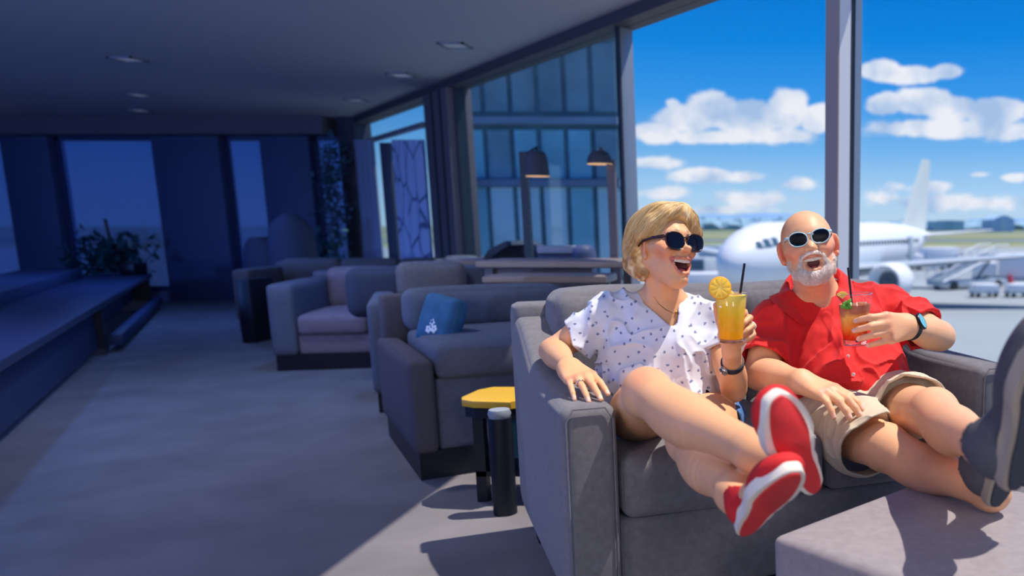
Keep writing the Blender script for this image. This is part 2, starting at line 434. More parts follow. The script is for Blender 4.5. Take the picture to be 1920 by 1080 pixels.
for (x, y, e) in [(-6.5, 8.8, 130), (-4.2, 3.6, 110), (-2.6, 1.4, 60), (-8.5, 6, 130), (-3.2, 6.0, 60)]:  # blue spots added to tint floor and furniture on the left
    spot((x, y, H-.05), e, BL)

# ================================================================ outside
GZ = -4.7*1.08-.2; GL = -4.7
grassy = bpy.data.materials.new('apron and grass'); grassy.use_nodes = True
nt = grassy.node_tree; N = nt.nodes; L = nt.links; b = N['Principled BSDF']; b.inputs['Roughness'].default_value = .9
tc = N.new('ShaderNodeTexCoord'); sx = N.new('ShaderNodeSeparateXYZ'); L.new(tc.outputs['Object'], sx.inputs[0])
n = N.new('ShaderNodeTexNoise'); n.inputs['Scale'].default_value = .06; n.inputs['Detail'].default_value = 5; L.new(tc.outputs['Object'], n.inputs['Vector'])
ad = N.new('ShaderNodeMath'); ad.operation = 'MULTIPLY_ADD'; ad.inputs[1].default_value = .00; L.new(n.outputs['Fac'], ad.inputs[0]); L.new(sx.outputs[1], ad.inputs[2])
mrr = N.new('ShaderNodeMapRange'); mrr.inputs[1].default_value = 0; mrr.inputs[2].default_value = 1000; L.new(ad.outputs[0], mrr.inputs[0])
rp = N.new('ShaderNodeValToRGB'); rp.color_ramp.interpolation = 'CONSTANT'; L.new(mrr.outputs[0], rp.inputs[0])
tarm = srgb(146, 156, 162); gr1 = srgb(122, 134, 92); gr2 = srgb(150, 152, 128); tar2 = srgb(108, 118, 124)
st = [(0, tarm), (.22, gr2), (.245, gr1), (.29, tar2), (.34, gr1), (.42, gr2), (.46, gr1), (.56, tar2), (.62, gr1)]
while len(rp.color_ramp.elements) < len(st): rp.color_ramp.elements.new(.9)
for e, (p, c) in zip(rp.color_ramp.elements, st): e.position = p; e.color = c
mm = N.new('ShaderNodeMapRange'); mm.inputs[1].default_value = .3; mm.inputs[2].default_value = .7; mm.inputs[3].default_value = .86; mm.inputs[4].default_value = 1.12; L.new(n.outputs['Fac'], mm.inputs[0])
sc_ = N.new('ShaderNodeVectorMath'); sc_.operation = 'SCALE'; L.new(rp.outputs[0], sc_.inputs[0]); L.new(mm.outputs[0], sc_.inputs['Scale']); L.new(sc_.outputs[0], b.inputs['Base Color'])
bm = bmesh.new(); addbox(bm, (-1500, -200, GZ-1), (1800, 1600, GZ))
o = bpy.data.meshes.new('ground'); bm.to_mesh(o); bm.free(); o.materials.append(grassy); g = bpy.data.objects.new('ground', o); C.objects.link(g); g['kind'] = 'structure'
# painted lines on the apron
line_m = mat('faded white line paint', srgb(190, 200, 205), .8)
bm = bmesh.new()
for (p, q, w) in [((2, 20), (60, 46), .5), ((10, 14), (40, 60), .35), ((4, 34), (70, 30), .4), ((14, 8), (40, 22), .4)]:
    p = Vector((*p, GZ)); q = Vector((*q, GZ)); s = (q-p).normalized().cross(Vector((0, 0, 1)))*w/2
    f = [bm.verts.new(v) for v in (p-s, q-s, q+s, p+s)]; r = bmesh.ops.extrude_face_region(bm, geom=[bm.faces.new(f)])
    bmesh.ops.translate(bm, vec=(0, 0, .02), verts=[v for v in r['geom'] if isinstance(v, bmesh.types.BMVert)])
struct('trim_13', bm, line_m, smooth=False)
# treeline on the horizon
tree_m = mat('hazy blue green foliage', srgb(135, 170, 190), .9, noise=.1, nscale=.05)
def blobs(pts, m, name, **tg):
    bm = bmesh.new()
    for (x, y, z, rx, rz) in pts:
        r = bmesh.ops.create_icosphere(bm, subdivisions=2, radius=1)
        for v in r['verts']:
            k = 1+.18*math.sin(v.co.x*7+x)+.15*math.sin(v.co.y*8+v.co.z*6+y)
            v.co = Vector((x+v.co.x*rx*k, y+v.co.y*rx*k, z+v.co.z*rz*k))
    o = obj(name, bm, m); tag(o, **tg); return o
pts = []
for i in range(420):
    Yt = 820+random.uniform(-40, 60); px = random.uniform(1160, 1990)
    x = P(px, 418, Yt).x; h = random.uniform(3.0, 6.0) * (1.2 if px < 1500 else .9)
    pts.append((x, Yt, GZ+h*.3, random.uniform(8, 20), h*1.25))
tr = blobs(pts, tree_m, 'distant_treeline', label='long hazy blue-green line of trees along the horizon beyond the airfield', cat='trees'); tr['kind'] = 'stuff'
# hills: low and blue at left
bm = bmesh.new()
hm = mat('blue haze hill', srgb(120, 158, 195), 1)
for (pxc, hw, hh) in [(1340, 90, 15), (1440, 120, 17), (1880, 110, 9)]:
    c = P(pxc, 418, 1400); w = hw/1600*1400; r = bmesh.ops.create_icosphere(bm, subdivisions=4, radius=1)
    for v in r['verts']: v.co = Vector((c.x+v.co.x*w, 1400+v.co.y*120, GZ+max(v.co.z, -.1)*(hh+5)))
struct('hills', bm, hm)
# distant hangar
def building(px0, px1, ytop, Y, m, roof_m, label, bands=0, arch=0):
    a = P(px0, 418, Y).x; b = P(px1, 418, Y).x; zt = P((px0+px1)/2, ytop, Y).z
    e = empty('hangar', ((a+b)/2, Y, GZ), label, 'building')
    out = [(a, GZ), (b, GZ), (b, zt-arch)]
    for i in range(1, 12):
        t = i/12; out.append((b+(a-b)*t, zt-arch+arch*math.sin(PI*t)))
    out.append((a, zt-arch))
    bm = bmesh.new(); A = [bm.verts.new((x, Y, z)) for x, z in out]; B = [bm.verts.new((x, Y+40, z)) for x, z in out]
    bm.faces.new(A); bm.faces.new(B[::-1])
    for i in range(len(A)): bm.faces.new((A[i], B[i], B[(i+1) % len(A)], A[(i+1) % len(A)]))
    bmesh.ops.recalc_face_normals(bm, faces=bm.faces)
    obj('hall', bm, m, e, smooth=False)
    obj('hangar_door', box((a+(b-a)*.35, Y-.5, GZ), (a+(b-a)*.65, Y+.3, zt-arch*.8)), roof_m, e, smooth=False)
    return e
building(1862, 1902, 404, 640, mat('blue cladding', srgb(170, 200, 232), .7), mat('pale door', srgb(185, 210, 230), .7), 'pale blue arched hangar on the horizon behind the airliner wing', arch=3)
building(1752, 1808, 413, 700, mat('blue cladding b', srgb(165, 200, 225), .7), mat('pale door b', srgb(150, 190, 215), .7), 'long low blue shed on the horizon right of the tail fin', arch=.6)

# ---------------------------------------------------------------- airliner
plane_m = mat('airliner white paint', srgb(228, 233, 238), .35, noise=.03, nscale=.8)
plane_g = mat('airliner grey paint', srgb(176, 190, 200), .45)
dk = mat('dark cockpit glass', srgb(70, 100, 120), .2)
eng_d = mat('engine intake', srgb(90, 100, 108), .5)
rub = mat('tyre rubber', srgb(45, 50, 55), .8)
nose = P(1358, 470, 52); nose.z = -.2
tail_d = Vector((.44, .90, 0)).normalized()
side = Vector((.898, -.44, 0))        # towards the camera's right
PLM = basis((nose.x, nose.y, -.2), tail_d*1.08, side*1.08, (0, 0, 1.08))   # local x along fuselage (aft), y starboard(to the right), z up
e = empty('airliner', (nose.x+tail_d.x*14, nose.y+tail_d.y*14, GZ), 'white twin-engine airliner parked nose to the left on the apron', 'airplane')
RF = 2.02; ZC = -.85
def fus_r(s):
    if s < 5.2: t = s/5.2; return RF*math.sqrt(max(0, 1-(1-t)**2.1)), ZC-.38*(1-t)**1.6
    if s < 25: return RF, ZC
    t = (s-25)/12.5; return max(.12, RF*(1-t**1.35*.93)), ZC+.95*t**1.3
bm = bmesh.new(); rings = []
ss = [0.02, .12, .3, .6, 1, 1.5, 2.1, 2.8, 3.6, 4.4, 5.2]+[7+i*2 for i in range(9)]+[25+i*1.04 for i in range(1, 13)]
for s in ss:
    r, zc = fus_r(s); rings.append([bm.verts.new((s, r*math.cos(a*2*PI/32)*.98, zc+r*1.02*math.sin(a*2*PI/32))) for a in range(32)])
for A, B in zip(rings, rings[1:]):
    for i in range(32): bm.faces.new((A[i], A[(i+1) % 32], B[(i+1) % 32], B[i]))
bm.faces.new(rings[0]); bm.faces.new(rings[-1][::-1]); bmesh.ops.recalc_face_normals(bm, faces=bm.faces)
bmesh.ops.transform(bm, matrix=PLM, verts=bm.verts)
obj('fuselage', bm, plane_m, e)
def on_fus(s, zz, sgn, out=.02):
    r, zc = fus_r(s); k = (zz-zc)/(r*1.02); k = max(-.99, min(.99, k)); return Vector((s, sgn*(r*.98*math.sqrt(1-k*k)+out), zz))
for sgn in (-1, 1):
    for (s0, s1, z0, z1) in [(1.55, 2.05, -.28, .12), (2.12, 2.75, -.24, .25), (2.82, 3.45, -.18, .32)]:
        bm = bmesh.new(); vs = [on_fus(s0, z0, sgn), on_fus(s1, z0, sgn), on_fus(s1, z1, sgn), on_fus(s0+.15, z1, sgn)]
        vi = [v-Vector((0, sgn*.06, 0)) for v in vs]; A = [bm.verts.new(v) for v in vs]; B = [bm.verts.new(v) for v in vi]
        bm.faces.new(A); bm.faces.new(B[::-1])
        for i in range(4): bm.faces.new((A[i], B[i], B[(i+1) % 4], A[(i+1) % 4]))
        bmesh.ops.recalc_face_normals(bm, faces=bm.faces)
        obj('cockpit_window', bm, dk, e, M=PLM, smooth=False)
bm = bmesh.new()
for k in range(36):
    s = 6.5+k*.62
    addbox(bm, (s-.12, 1.9, ZC+.38), (s+.12, 1.995, ZC+.72), bevel=.03)
o = obj('cabin_windows', bm, dk, e, M=PLM, smooth=False); o['kind'] = 'stuff'
for s in (5.0, 26.5): obj('cabin_door', box((s-.45, 1.70, ZC-.9), (s+.45, RF*.99, ZC+.9), bevel=.05), plane_g, e, M=PLM)
def wing(bm, root_le, root_te, tip_le, tip_te, tr, tt):
    secs = []
    for (le, te, th) in ((root_le, root_te, tr), (tip_le, tip_te, tt)):
        le = Vector(le); te = Vector(te); ring = []
        for i in range(12):
            a = 2*PI*i/12; u = .5-.5*math.cos(a); off = th*math.sin(a)*(1-.6*u)
            ring.append(bm.verts.new(le.lerp(te, u)+(Vector((0, 0, off)) if abs(tip_le[1]-root_le[1]) > .5 else Vector((0, off, 0)))))
        secs.append(ring)
    A, B = secs
    for i in range(12): bm.faces.new((A[i], A[(i+1) % 12], B[(i+1) % 12], B[i]))
    bm.faces.new(A[::-1]); bm.faces.new(B); bmesh.ops.recalc_face_normals(bm, faces=bm.faces); return bm
for sgn in (1, -1):
    bm = bmesh.new(); wing(bm, (12, sgn*1.5, -2.0), (19.5, sgn*1.5, -2.1), (20.5, sgn*17, -.75), (22, sgn*17, -.75), .45, .12)
    w = obj('wing', bm, plane_g, e, M=PLM); 
    bm = bmesh.new(); wing(bm, (21, sgn*17, -.8), (22.2, sgn*17, -.8), (22.2, sgn*17.3, 1.2), (22.9, sgn*17.3, 1.2), .08, .04)
    obj('winglet', bm, plane_m, w, M=PLM)
    bm = bmesh.new(); wing(bm, (32.5, sgn*.6, ZC+.9), (36, sgn*.6, ZC+.9), (35.5, sgn*6.2, ZC+1.4), (37, sgn*6.2, ZC+1.4), .2, .07)
    obj('tailplane', bm, plane_m, e, M=PLM)
    bm = bmesh.new(); lathe(bm, [(0.0, .9), (.62, .9), (1.0, .1), (1.08, .0), (1.2, .25), (1.25, 1.2), (1.15, 2.6), (.8, 3.6), (.55, 3.7), (.3, 4.3), (0, 4.5)], 28, M=Matrix.Translation((10.2, sgn*5.7, -2.6)) @ Matrix.Rotation(PI/2, 4, 'Y'))
    en = obj('engine', bm, plane_m, e, M=PLM)
    bm = bmesh.new(); lathe(bm, [(0.0, .35), (.3, .75), (.95, .82), (.95, .95), (0, .95)], 28, M=Matrix.Translation((10.2, sgn*5.7, -2.6)) @ Matrix.Rotation(PI/2, 4, 'Y'))
    obj('intake_fan', bm, eng_d, en, M=PLM)
    obj('pylon', box((11.5, sgn*5.7-.15, -2.6), (15, sgn*5.7+.15, -1.7)), plane_g, e, M=PLM, smooth=False)
    bm = bmesh.new(); tube(bm, [(18.3, sgn*3.2, -2.2), (18.3, sgn*3.2, -4.2)], .16)
    mg = obj('main_gear', bm, plane_g, e, M=PLM)
    for q in (-.45, .45):
        bm = bmesh.new(); tube(bm, [(18.3, sgn*3.2+q-.18, GL+.58), (18.3, sgn*3.2+q+.18, GL+.58)], .57, n=20); obj('wheel', bm, rub, mg, M=PLM, angle=30)
bm = bmesh.new(); wing(bm, (29.5, 0, ZC+1.7), (36.3, 0, ZC+1.2), (34.8, 0, ZC+7.7), (37.2, 0, ZC+7.7), .25, .1)
obj('tail_fin', bm, mat('pale green grey fin', srgb(205, 215, 212), .5), e, M=PLM)
bm = bmesh.new(); tube(bm, [(5.2, 0, -2.6), (5.2, 0, -4.4)], .12); ng = obj('nose_gear', bm, plane_g, e, M=PLM)
for q in (-.28, .28):
    bm = bmesh.new(); tube(bm, [(5.2, q-.12, GL+.4), (5.2, q+.12, GL+.4)], .39, n=20); obj('wheel', bm, rub, ng, M=PLM, angle=30)

# ---------------------------------------------------------------- ground vehicles
def vehicle(name, px, Y, rz, L_, Wd, Hh, label, cat, cm, kind='truck'):
    c = P(px, 500, Y); M = frame((c.x, c.y, GZ), rz)
    e = empty(name, (c.x, c.y, GZ), label, cat, rz=rz)
    obj('chassis', box((-L_/2, -Wd/2, .35), (L_/2, Wd/2, .8), bevel=.05), plane_g, e, M=M, angle=30)
    if kind == 'truck':
        obj('cab', box((-L_/2, -Wd/2, .8), (-L_/2+L_*.28, Wd/2, Hh*.72), bevel=.15), cm, e, M=M, angle=30)
        obj('windscreen', box((-L_/2-.02, -Wd/2+.15, Hh*.42), (-L_/2+.2, Wd/2-.15, Hh*.66)), dk, e, M=M, smooth=False)
        obj('cargo_box', box((-L_/2+L_*.31, -Wd/2, .8), (L_/2, Wd/2, Hh), bevel=.06), cm, e, M=M, angle=30)
    if kind == 'stairs':
        bm = bmesh.new(); n = 14
        for i in range(n): addbox(bm, (-L_/2+L_*.8*i/n, -Wd/2+.2, .8+i*(Hh-1.6)/n), (-L_/2+L_*.8*(i+1)/n+.05, Wd/2-.2, .95+i*(Hh-1.6)/n))
        addbox(bm, (L_*.3, -Wd/2, Hh-1.0), (L_/2, Wd/2, Hh-.85)); obj('steps', bm, plane_g, e, M=M, smooth=False)
        for s in (-1, 1):
            bm = bmesh.new(); tube(bm, [(-L_/2, s*Wd/2, 1.7), (L_*.3, s*Wd/2, Hh), (L_/2, s*Wd/2, Hh)], .06); tube(bm, [(-L_/2, s*Wd/2, .8), (L_*.3, s*Wd/2, Hh-1), (L_/2, s*Wd/2, Hh-1)], .1)
            for i in range(7): x = -L_/2+L_*.8*i/6; z = .8+(Hh-1.8)*i/6; tube(bm, [(x, s*Wd/2, z), (x, s*Wd/2, z+.95)], .04)
            obj('handrail', bm, cm, e, M=M)
        bm = bmesh.new(); tube(bm, [(L_*.1, 0, .5), (L_*.4, 0, Hh-1)], .12); obj('lift_strut', bm, eng_d, e, M=M)
    for sx_ in (-1, 1):
        for sy in (-1, 1):
            bm = bmesh.new(); tube(bm, [(sx_*L_*.34, sy*Wd/2-.15, .42), (sx_*L_*.34, sy*Wd/2+.12, .42)], .42, n=18); obj('wheel', bm, rub, e, M=M, angle=30)
    return e
vehicle('boarding_stairs', 1815, 84, .5, 8, 2.6, 4.2, 'pale mobile boarding stairs under the airliner wing at the right', 'boarding stairs', white, 'stairs')
vehicle('service_truck', 1745, 118, .3, 7, 2.4, 3.0, 'white service truck behind the engine, left of the boarding stairs', 'truck', white)
vehicle('service_truck', 1905, 90, -.2, 9, 2.4, 3.2, 'white box truck at the right edge beyond the wing', 'truck', white)
vehicle('service_truck', 1316, 60, .3, 5.5, 2.3, 2.9, 'white box van beside the airliner nose, behind the laughing woman', 'truck', white)
vehicle('service_truck', 1346, 90, 1.1, 9, 2.6, 4.0, 'pale catering truck farther off just left of the airliner nose', 'truck', plane_g)
# low baggage carts
for i, px in enumerate((1846, 1912)):
    c = P(px, 520, 74); M = frame((c.x, c.y, GZ), .2)
    e = empty('baggage_cart', (c.x, c.y, GZ), ['low pale baggage cart in front of the box truck, left of two', 'low pale baggage cart cut by the right edge of the picture'][i], 'cart', 'baggage carts on the apron', rz=.2)
    obj('flatbed', box((-1.2, -.7, .35), (1.2, .7, .5)), plane_g, e, M=M, smooth=False)
    obj('cover', box((-1.15, -.65, .5), (1.15, .65, 1.15), bevel=.08), white, e, M=M, angle=30)
    for sx_ in (-1, 1):
        for sy in (-1, 1):
            bm = bmesh.new(); tube(bm, [(sx_*.8, sy*.6, .2), (sx_*.8, sy*.6+.12*sy, .2)], .2, n=14); obj('wheel', bm, rub, e, M=M, angle=30)
c = P(1893, 528, 88)
bm = bmesh.new(); lathe(bm, [(0, 1.15), (.12, 1.1), (.45, .1), (.45, .04), (.62, .04), (.62, 0), (0, 0)], 20, M=Matrix.Translation((c.x, c.y, GZ)))
tag(obj('traffic_cone', bm, mat('red cone plastic', srgb(200, 60, 70), .5)), 'small red cone on the apron near the right edge', 'cone')

# ---------------------------------------------------------------- neighbouring terminal wing seen through the second bay
YT = 15.0
xa = P(820, 418, YT).x; xb = P(1167, 418, YT).x; xc = P(1163, 418, YT+16).x
e = empty('terminal_wing', ((xa+xb)/2, YT, GZ), 'teal glass terminal wing standing outside the tinted window bay', 'building')
ZT = 6.2
bm = bmesh.new(); prism(bm, [(xa, YT), (xb, YT), (xc, YT+16), (xa, YT+16)], GZ, ZT)
obj('walls', bm, mat('grey green cladding', srgb(100, 132, 142), .7, noise=.3, nscale=1.2), e, smooth=False)
tg1 = mat('teal facade glass', srgb(140, 200, 215), .25, noise=.2, nscale=1.0); tg2 = mat('pale facade glass', srgb(195, 228, 235), .25, noise=.12, nscale=.9); tg3 = mat('slate facade glass', srgb(130, 160, 170), .25, noise=.3, nscale=.8)
zl = [(-3.6, -.4), (.15, 1.65), (1.8, 2.6), (2.9, 4.0), (4.3, 5.6)]
nb = 7
for zi, (z0, z1) in enumerate(zl):
    for k in range(nb):
        x0 = xa+(xb-xa)*k/nb+.06; x1 = xa+(xb-xa)*(k+1)/nb-.03
        m_ = [tg1, tg2, tg1, tg3, tg3][zi] if (k*3+zi) % 4 else [tg2, tg1, tg3, tg3, tg1][zi]
        obj('glass_panel', box((x0, YT-.05, z0), (x1, YT+.05, z1)), m_, e, smooth=False)
for z in (.0, 1.72, 2.75, 4.15): obj('floor_band', box((xa, YT-.12, z-.06), (xb, YT+.02, z+.06)), metal_l, e, smooth=False)
# ================================================================ the couple's sofa
SU = Vector((.906, .423, 0)); SV = Vector((-.423, .906, 0)); SA = Vector((-.56, 1.94, 0))
SM = basis(SA, SU, SV, (0, 0, 1))
def SP(u, v, z): return SM @ Vector((u, v, z))
sofa = empty('sofa', SP(.68, .45, 0), 'grey two-seat sofa under the laughing couple, nearest in the lounge', 'sofa', rz=math.atan2(.423, .906))
def armz(v):  # top of the arm rises to the back
    t = max(0, min(1, (v-.40)/.42)); return .622+.135*t*t*(3-2*t)
def arm(u0, u1, v0, v1):
    def sh(p):
        k = (p[2]-.12)/(.622-.12)
        p = p.copy()
        if k > .5: p[2] += (armz(p[1])-.622)*min(1, (k-.5)*2)
        return p
    return softbox((u0, v0, .12), (u1, v1, .622), r=.028, puff=(.012, .006, .008), n=22, shear=sh, M=SM)
obj('armrest', arm(0, .135, 0, .86), fabric, sofa, angle=180)
obj('armrest', arm(1.235, 1.37, .05, .86), fabric, sofa, angle=180)
obj('seat_base', softbox((.135, .025, .10), (1.235, .80, .325), r=.015, n=10, M=SM), fabric, sofa)
for (a, b, sd) in ((.14, .70, 1), (.70, 1.232, 2)):
    obj('seat_cushion', softbox((a+.004, .0, .325), (b-.004, .62, .485), r=.03, puff=(.006, .012, .022), n=20, wob=.0012, seed=sd, M=SM), fabric, sofa, angle=180)
def back(a, b, sd):
    def sh(p):
        p = p.copy(); p[1] += (p[2]-.45)*.22; return p
    return softbox((a, .56, .44), (b, .76, .842), r=.045, puff=(.008, .03, .012), n=20, wob=.002, seed=sd, shear=sh, M=SM)
obj('back_cushion', back(.10, .70, 3), fabric, sofa, angle=180); obj('back_cushion', back(.70, 1.27, 4), fabric, sofa, angle=180)
obj('back_panel', softbox((.0, .80, .12), (1.37, .92, .80), r=.03, n=10, M=SM), fabric, sofa)
for (u, v) in ((.07, .07), (1.29, .12), (.07, .84), (1.29, .84)):
    obj('leg', box((u-.03, v-.03, 0), (u+.03, v+.03, .125), M=SM, bevel=.004), blackish, sofa, smooth=False)
# seam piping along the arm fronts
for (u0, u1, v0) in ((0, .135, 0), (1.235, 1.37, .05)):
    bm = bmesh.new(); q = .012
    pts = [SP(u0+q, v0-.004, .14), SP(u0+q, v0-.006, .59), SP(u0+.03, v0-.004, .619), SP(u1-.03, v0-.004, .619), SP(u1-q, v0-.006, .59), SP(u1-q, v0-.004, .14)]
    tube(bm, pts, .0024, 6); obj('piping', bm, fabric, sofa)

# ================================================================ ottoman
OT = empty('ottoman', (.33, 1.62, 0), 'square grey upholstered ottoman carrying the couple\'s feet at the bottom right', 'ottoman')
e1 = Vector((.682, .731, 0)); e2 = Vector((.731, -.682, 0)); OC = Vector((-.058, 1.66, 0))
OM = basis(OC, e2, e1, (0, 0, 1))
OZ = .42
ott_m = mat('taupe ottoman weave', srgb(140, 132, 136), .95, noise=.1, nscale=50, bump=.6, bscale=900, sheen=.15, dist=.0012)
obj('upholstered_block', softbox((0, 0, .07), (.74, .62, OZ), r=.018, puff=(.006, .006, .012), n=24, wob=.001, M=OM), ott_m, OT, angle=180)
for (u, v) in ((.07, .07), (.67, .07), (.07, .55), (.67, .55)):
    obj('leg', box((u-.025, v-.025, 0), (u+.025, v+.025, .08), M=OM), blackish, OT, smooth=False)

# ================================================================ lounge furniture behind
def lounge_chair(name, label, cat, loc, rz, W, D, arm_h, seat_h, back_h, m_side, m_seat, ncush=1, group=None, arm_t=.16, plinth=True, pillows=None, cush_top=None):
    """local: x along the front, y to the back, front left corner at origin"""
    M = frame((*loc, 0), rz); c = M @ Vector((W/2, D/2, 0))
    e = empty(name, c, label, cat, group, rz=rz)
    z0 = .11
    obj('armrest', softbox((0, 0, z0), (arm_t, D, arm_h), r=.03, puff=(.008, .006, .01), n=12, M=M), m_side, e, angle=180)
    obj('armrest', softbox((W-arm_t, 0, z0), (W, D, arm_h), r=.03, puff=(.008, .006, .01), n=12, M=M), m_side, e, angle=180)
    obj('seat_base', softbox((arm_t, .03, z0), (W-arm_t, D-.05, seat_h-.14), r=.02, n=8, M=M), m_seat, e, angle=180)
    w = (W-2*arm_t)/ncush
    for k in range(ncush):
        obj('seat_cushion', softbox((arm_t+k*w+.005, 0, seat_h-.15), (arm_t+(k+1)*w-.005, D-.22, seat_h), r=.04, puff=(.005, .01, .02), n=10, M=M), m_seat, e, angle=180)
        obj('back_cushion', softbox((arm_t+k*w+.005, D-.32, seat_h-.02), (arm_t+(k+1)*w-.005, D-.13, back_h), r=.05, puff=(.005, .03, .01), n=12, M=M), m_seat, e, angle=180)
    obj('back_panel', softbox((0.02, D-.14, z0), (W-.02, D, back_h-.03), r=.03, n=8, M=M), m_side, e, angle=180)
    if plinth: obj('plinth', box((.02, .02, 0), (W-.02, D-.02, z0+.01), M=M), blackish, e, smooth=False)
    return e, M
# nearest brown-sided armchair
B0 = PZ(782, 905, 0)
chB, MB_ = lounge_chair('armchair', 'brown-sided high-seated grey lounge chair left of the yellow-topped side table', 'armchair', (B0.x, B0.y), math.radians(33), .95, .95, .50, .56, .74, mat('brown grey side weave', srgb(82, 76, 84), .95), fabric3, arm_t=.10)
# pillow on it
pm = Matrix.Translation(P(828, 602, 3.80)) @ Matrix.Rotation(-.55, 4, 'Z') @ Matrix.Rotation(.12, 4, 'Y') @ Matrix.Rotation(-.30, 4, 'X') @ Matrix.Scale(.68, 4)
pil = obj('throw_pillow', softbox((-.17, -.05, -.17), (.17, .05, .17), r=.04, puff=(.0, .035, .0), n=14, M=pm), mat('petrol blue pillow', srgb(50, 95, 130), .9, noise=.25, nscale=14), angle=180)
tag(pil, 'petrol blue throw pillow with pale flowers leaning on the brown-sided lounge chair', 'pillow')
MATS[pil] = Matrix.Translation(pil.location)
bm = bmesh.new(); 
for (x, z) in ((.02, -.02), (.05, -.06), (.0, -.07)):
    for k in range(5):
        r = bmesh.ops.create_icosphere(bm, subdivisions=2, radius=1)
        for v in r['verts']: v.co = pm @ Vector((x+.017*math.cos(k*1.257)+v.co.x*.013, -.079+v.co.y*.006, z+.017*math.sin(k*1.257)+v.co.z*.013))
obj('flower_applique', bm, white, pil)
# second-row chair: seen from its outer side
d0 = PZ(704, 776, 0)
chD, _ = lounge_chair('lounge_sofa', 'dark-cushioned grey lounge sofa directly behind the brown-sided armchair', 'sofa', (d0.x+.0, d0.y), math.radians(24), .70, 1.0, .62, .42, .80, fabric3, fabric2, ncush=1, arm_t=.14)
o = obj('cushion', softbox((0, 0, 0), (.36, .16, .30), r=.05, puff=(.01, .03, .01), n=12, M=frame((*(P(655, 600, d0.y+.62).xy), .47), math.radians(24))), mat('slate cushion', srgb(58, 64, 84), .95), angle=180)
tag(o, 'long dark slate cushion on the sofa behind the brown-sided armchair', 'cushion')
# third-row sofa with pinkish cushions
e0 = PZ(513, 697, 0)
chE, ME = lounge_chair('lounge_sofa', 'mauve-cushioned sofa farthest to the left in the row, beside the open aisle', 'sofa', (e0.x, e0.y), math.radians(12), 1.3, 1.05, .62, .40, .70, fabric3, mat('mauve grey weave', srgb(125, 112, 122), .95, noise=.08), ncush=2, arm_t=.17)
o = obj('cushion', softbox((0, 0, 0), (.36, .14, .30), r=.05, puff=(.01, .03, .01), n=12, M=ME @ frame((.70, .45, .42), -.2)), fabric3, angle=180)
tag(o, 'grey blue square cushion on the mauve-cushioned sofa', 'cushion')
# further sofas/benches in the back rows
f0 = P(472, 530, 8.6)
lounge_chair('lounge_sofa', 'long low mauve grey sofa in the last row, by the dark side box', 'sofa', (f0.x, 8.3), math.radians(4), 2.1, .9, .60, .42, .68, fabric2, fabric2, ncush=3)
o = obj('side_box', box((P(452, 500, 7.6).x, 7.5, 0), (P(477, 500, 7.6).x, 7.85, .56), bevel=.01), blackish, angle=30); tag(o, 'small black box table at the aisle end of the mauve sofas', 'table')
# pale sofa back between second row and the bar tables
g0 = P(792, 545, 7.6)
lounge_chair('lounge_sofa', 'pale grey sofa with a long flat back in front of the window post', 'sofa', (g0.x-.1, 7.45), math.radians(4), .95, .85, .58, .40, .74, fabric3, fabric3, ncush=2)

# tables in the middle distance
def table(name, label, px0, px1, ytop, Y, depth, h=None, m=woodtop, legs=True, panel=None, th=.045, group=None):
    a = P(px0, ytop, Y); b = P(px1, ytop, Y); z = a.z
    e = empty(name, ((a.x+b.x)/2, Y+depth/2, 0), label, 'table', group)
    obj('table_top', box((a.x, Y, z-th), (b.x, Y+depth, z), bevel=.012), m, e, angle=30)
    obj('edge_band', box((a.x-.003, Y-.004, z-th*.8), (b.x+.003, Y+.01, z-th*.15)), wood, e, smooth=False)
    if legs:
        for x in (a.x+.06, b.x-.06):
            for y in (Y+.05, Y+depth-.05): obj('leg', box((x-.025, y-.025, 0), (x+.025, y+.025, z-th)), post_m, e, smooth=False)
    if panel: obj('modesty_panel', box((a.x+.08, Y+.06, panel), (b.x-.25*(b.x-a.x), Y+.09, z-th)), fabric2, e, smooth=False)
    return e
table('bar_table', 'long high oak-edged table along the tinted window, behind the woman', 893, 1172, 489, 5.15, .42, panel=.2)
table('low_table', 'second long grey oak table just behind the nearest sofa back', 905, 1136, 517, 4.72, .30)
table('low_table', 'wide brown table in front of the last-row sofa', 586, 752, 519, 7.25, .7)
table('coffee_table', 'small pale round-edged table beside the window post', 850, 905, 487, 6.35, .3)
# side table with yellow top
yt = PZ(838, 755, .40)
Yy = yt.y
e = empty('side_table', (yt.x+.25, Yy+.15, 0), 'black side table with a mustard yellow top, tucked behind the sofa arm', 'table')
ye = mat('mustard yellow laminate', srgb(205, 160, 45), .45)
a = P(845, 752, Yy)
out = [(a.x, Yy+.10), (a.x+.02, Yy+.05), (a.x+.07, Yy+.02), (a.x+.22, Yy+.0), (a.x+.25, Yy+.04), (a.x+.30, Yy+.05), (a.x+.52, Yy+.05), (a.x+.52, Yy+.30), (a.x+.05, Yy+.30), (a.x+.01, Yy+.24)]
bm = bmesh.new(); prism(bm, out, .375, .402, bevel=.004); obj('table_top', bm, ye, e, angle=30)
bm = bmesh.new(); prism(bm, [(x*.97+.03*(a.x+.25), y+.01) for x, y in out], .335, .374); obj('apron', bm, blackish, e, smooth=False)
for (x, y) in ((a.x+.07, Yy+.08), (a.x+.44, Yy+.08), (a.x+.07, Yy+.26), (a.x+.44, Yy+.26)): obj('leg', box((x-.02, y-.02, 0), (x+.02, y+.02, .34)), blackish, e, smooth=False)
obj('shade_panel', box((a.x+.07, Yy+.25, .12), (a.x+.44, Yy+.262, .34)), mat('teal shade panel', srgb(40, 90, 105), .6), e, smooth=False)  # sheet standing for the teal shadow below the table top
obj('shelf', box((a.x+.05, Yy+.06, .10), (a.x+.46, Yy+.28, .12)), blackish, e, smooth=False)
bp = PZ(948, 962, 0)
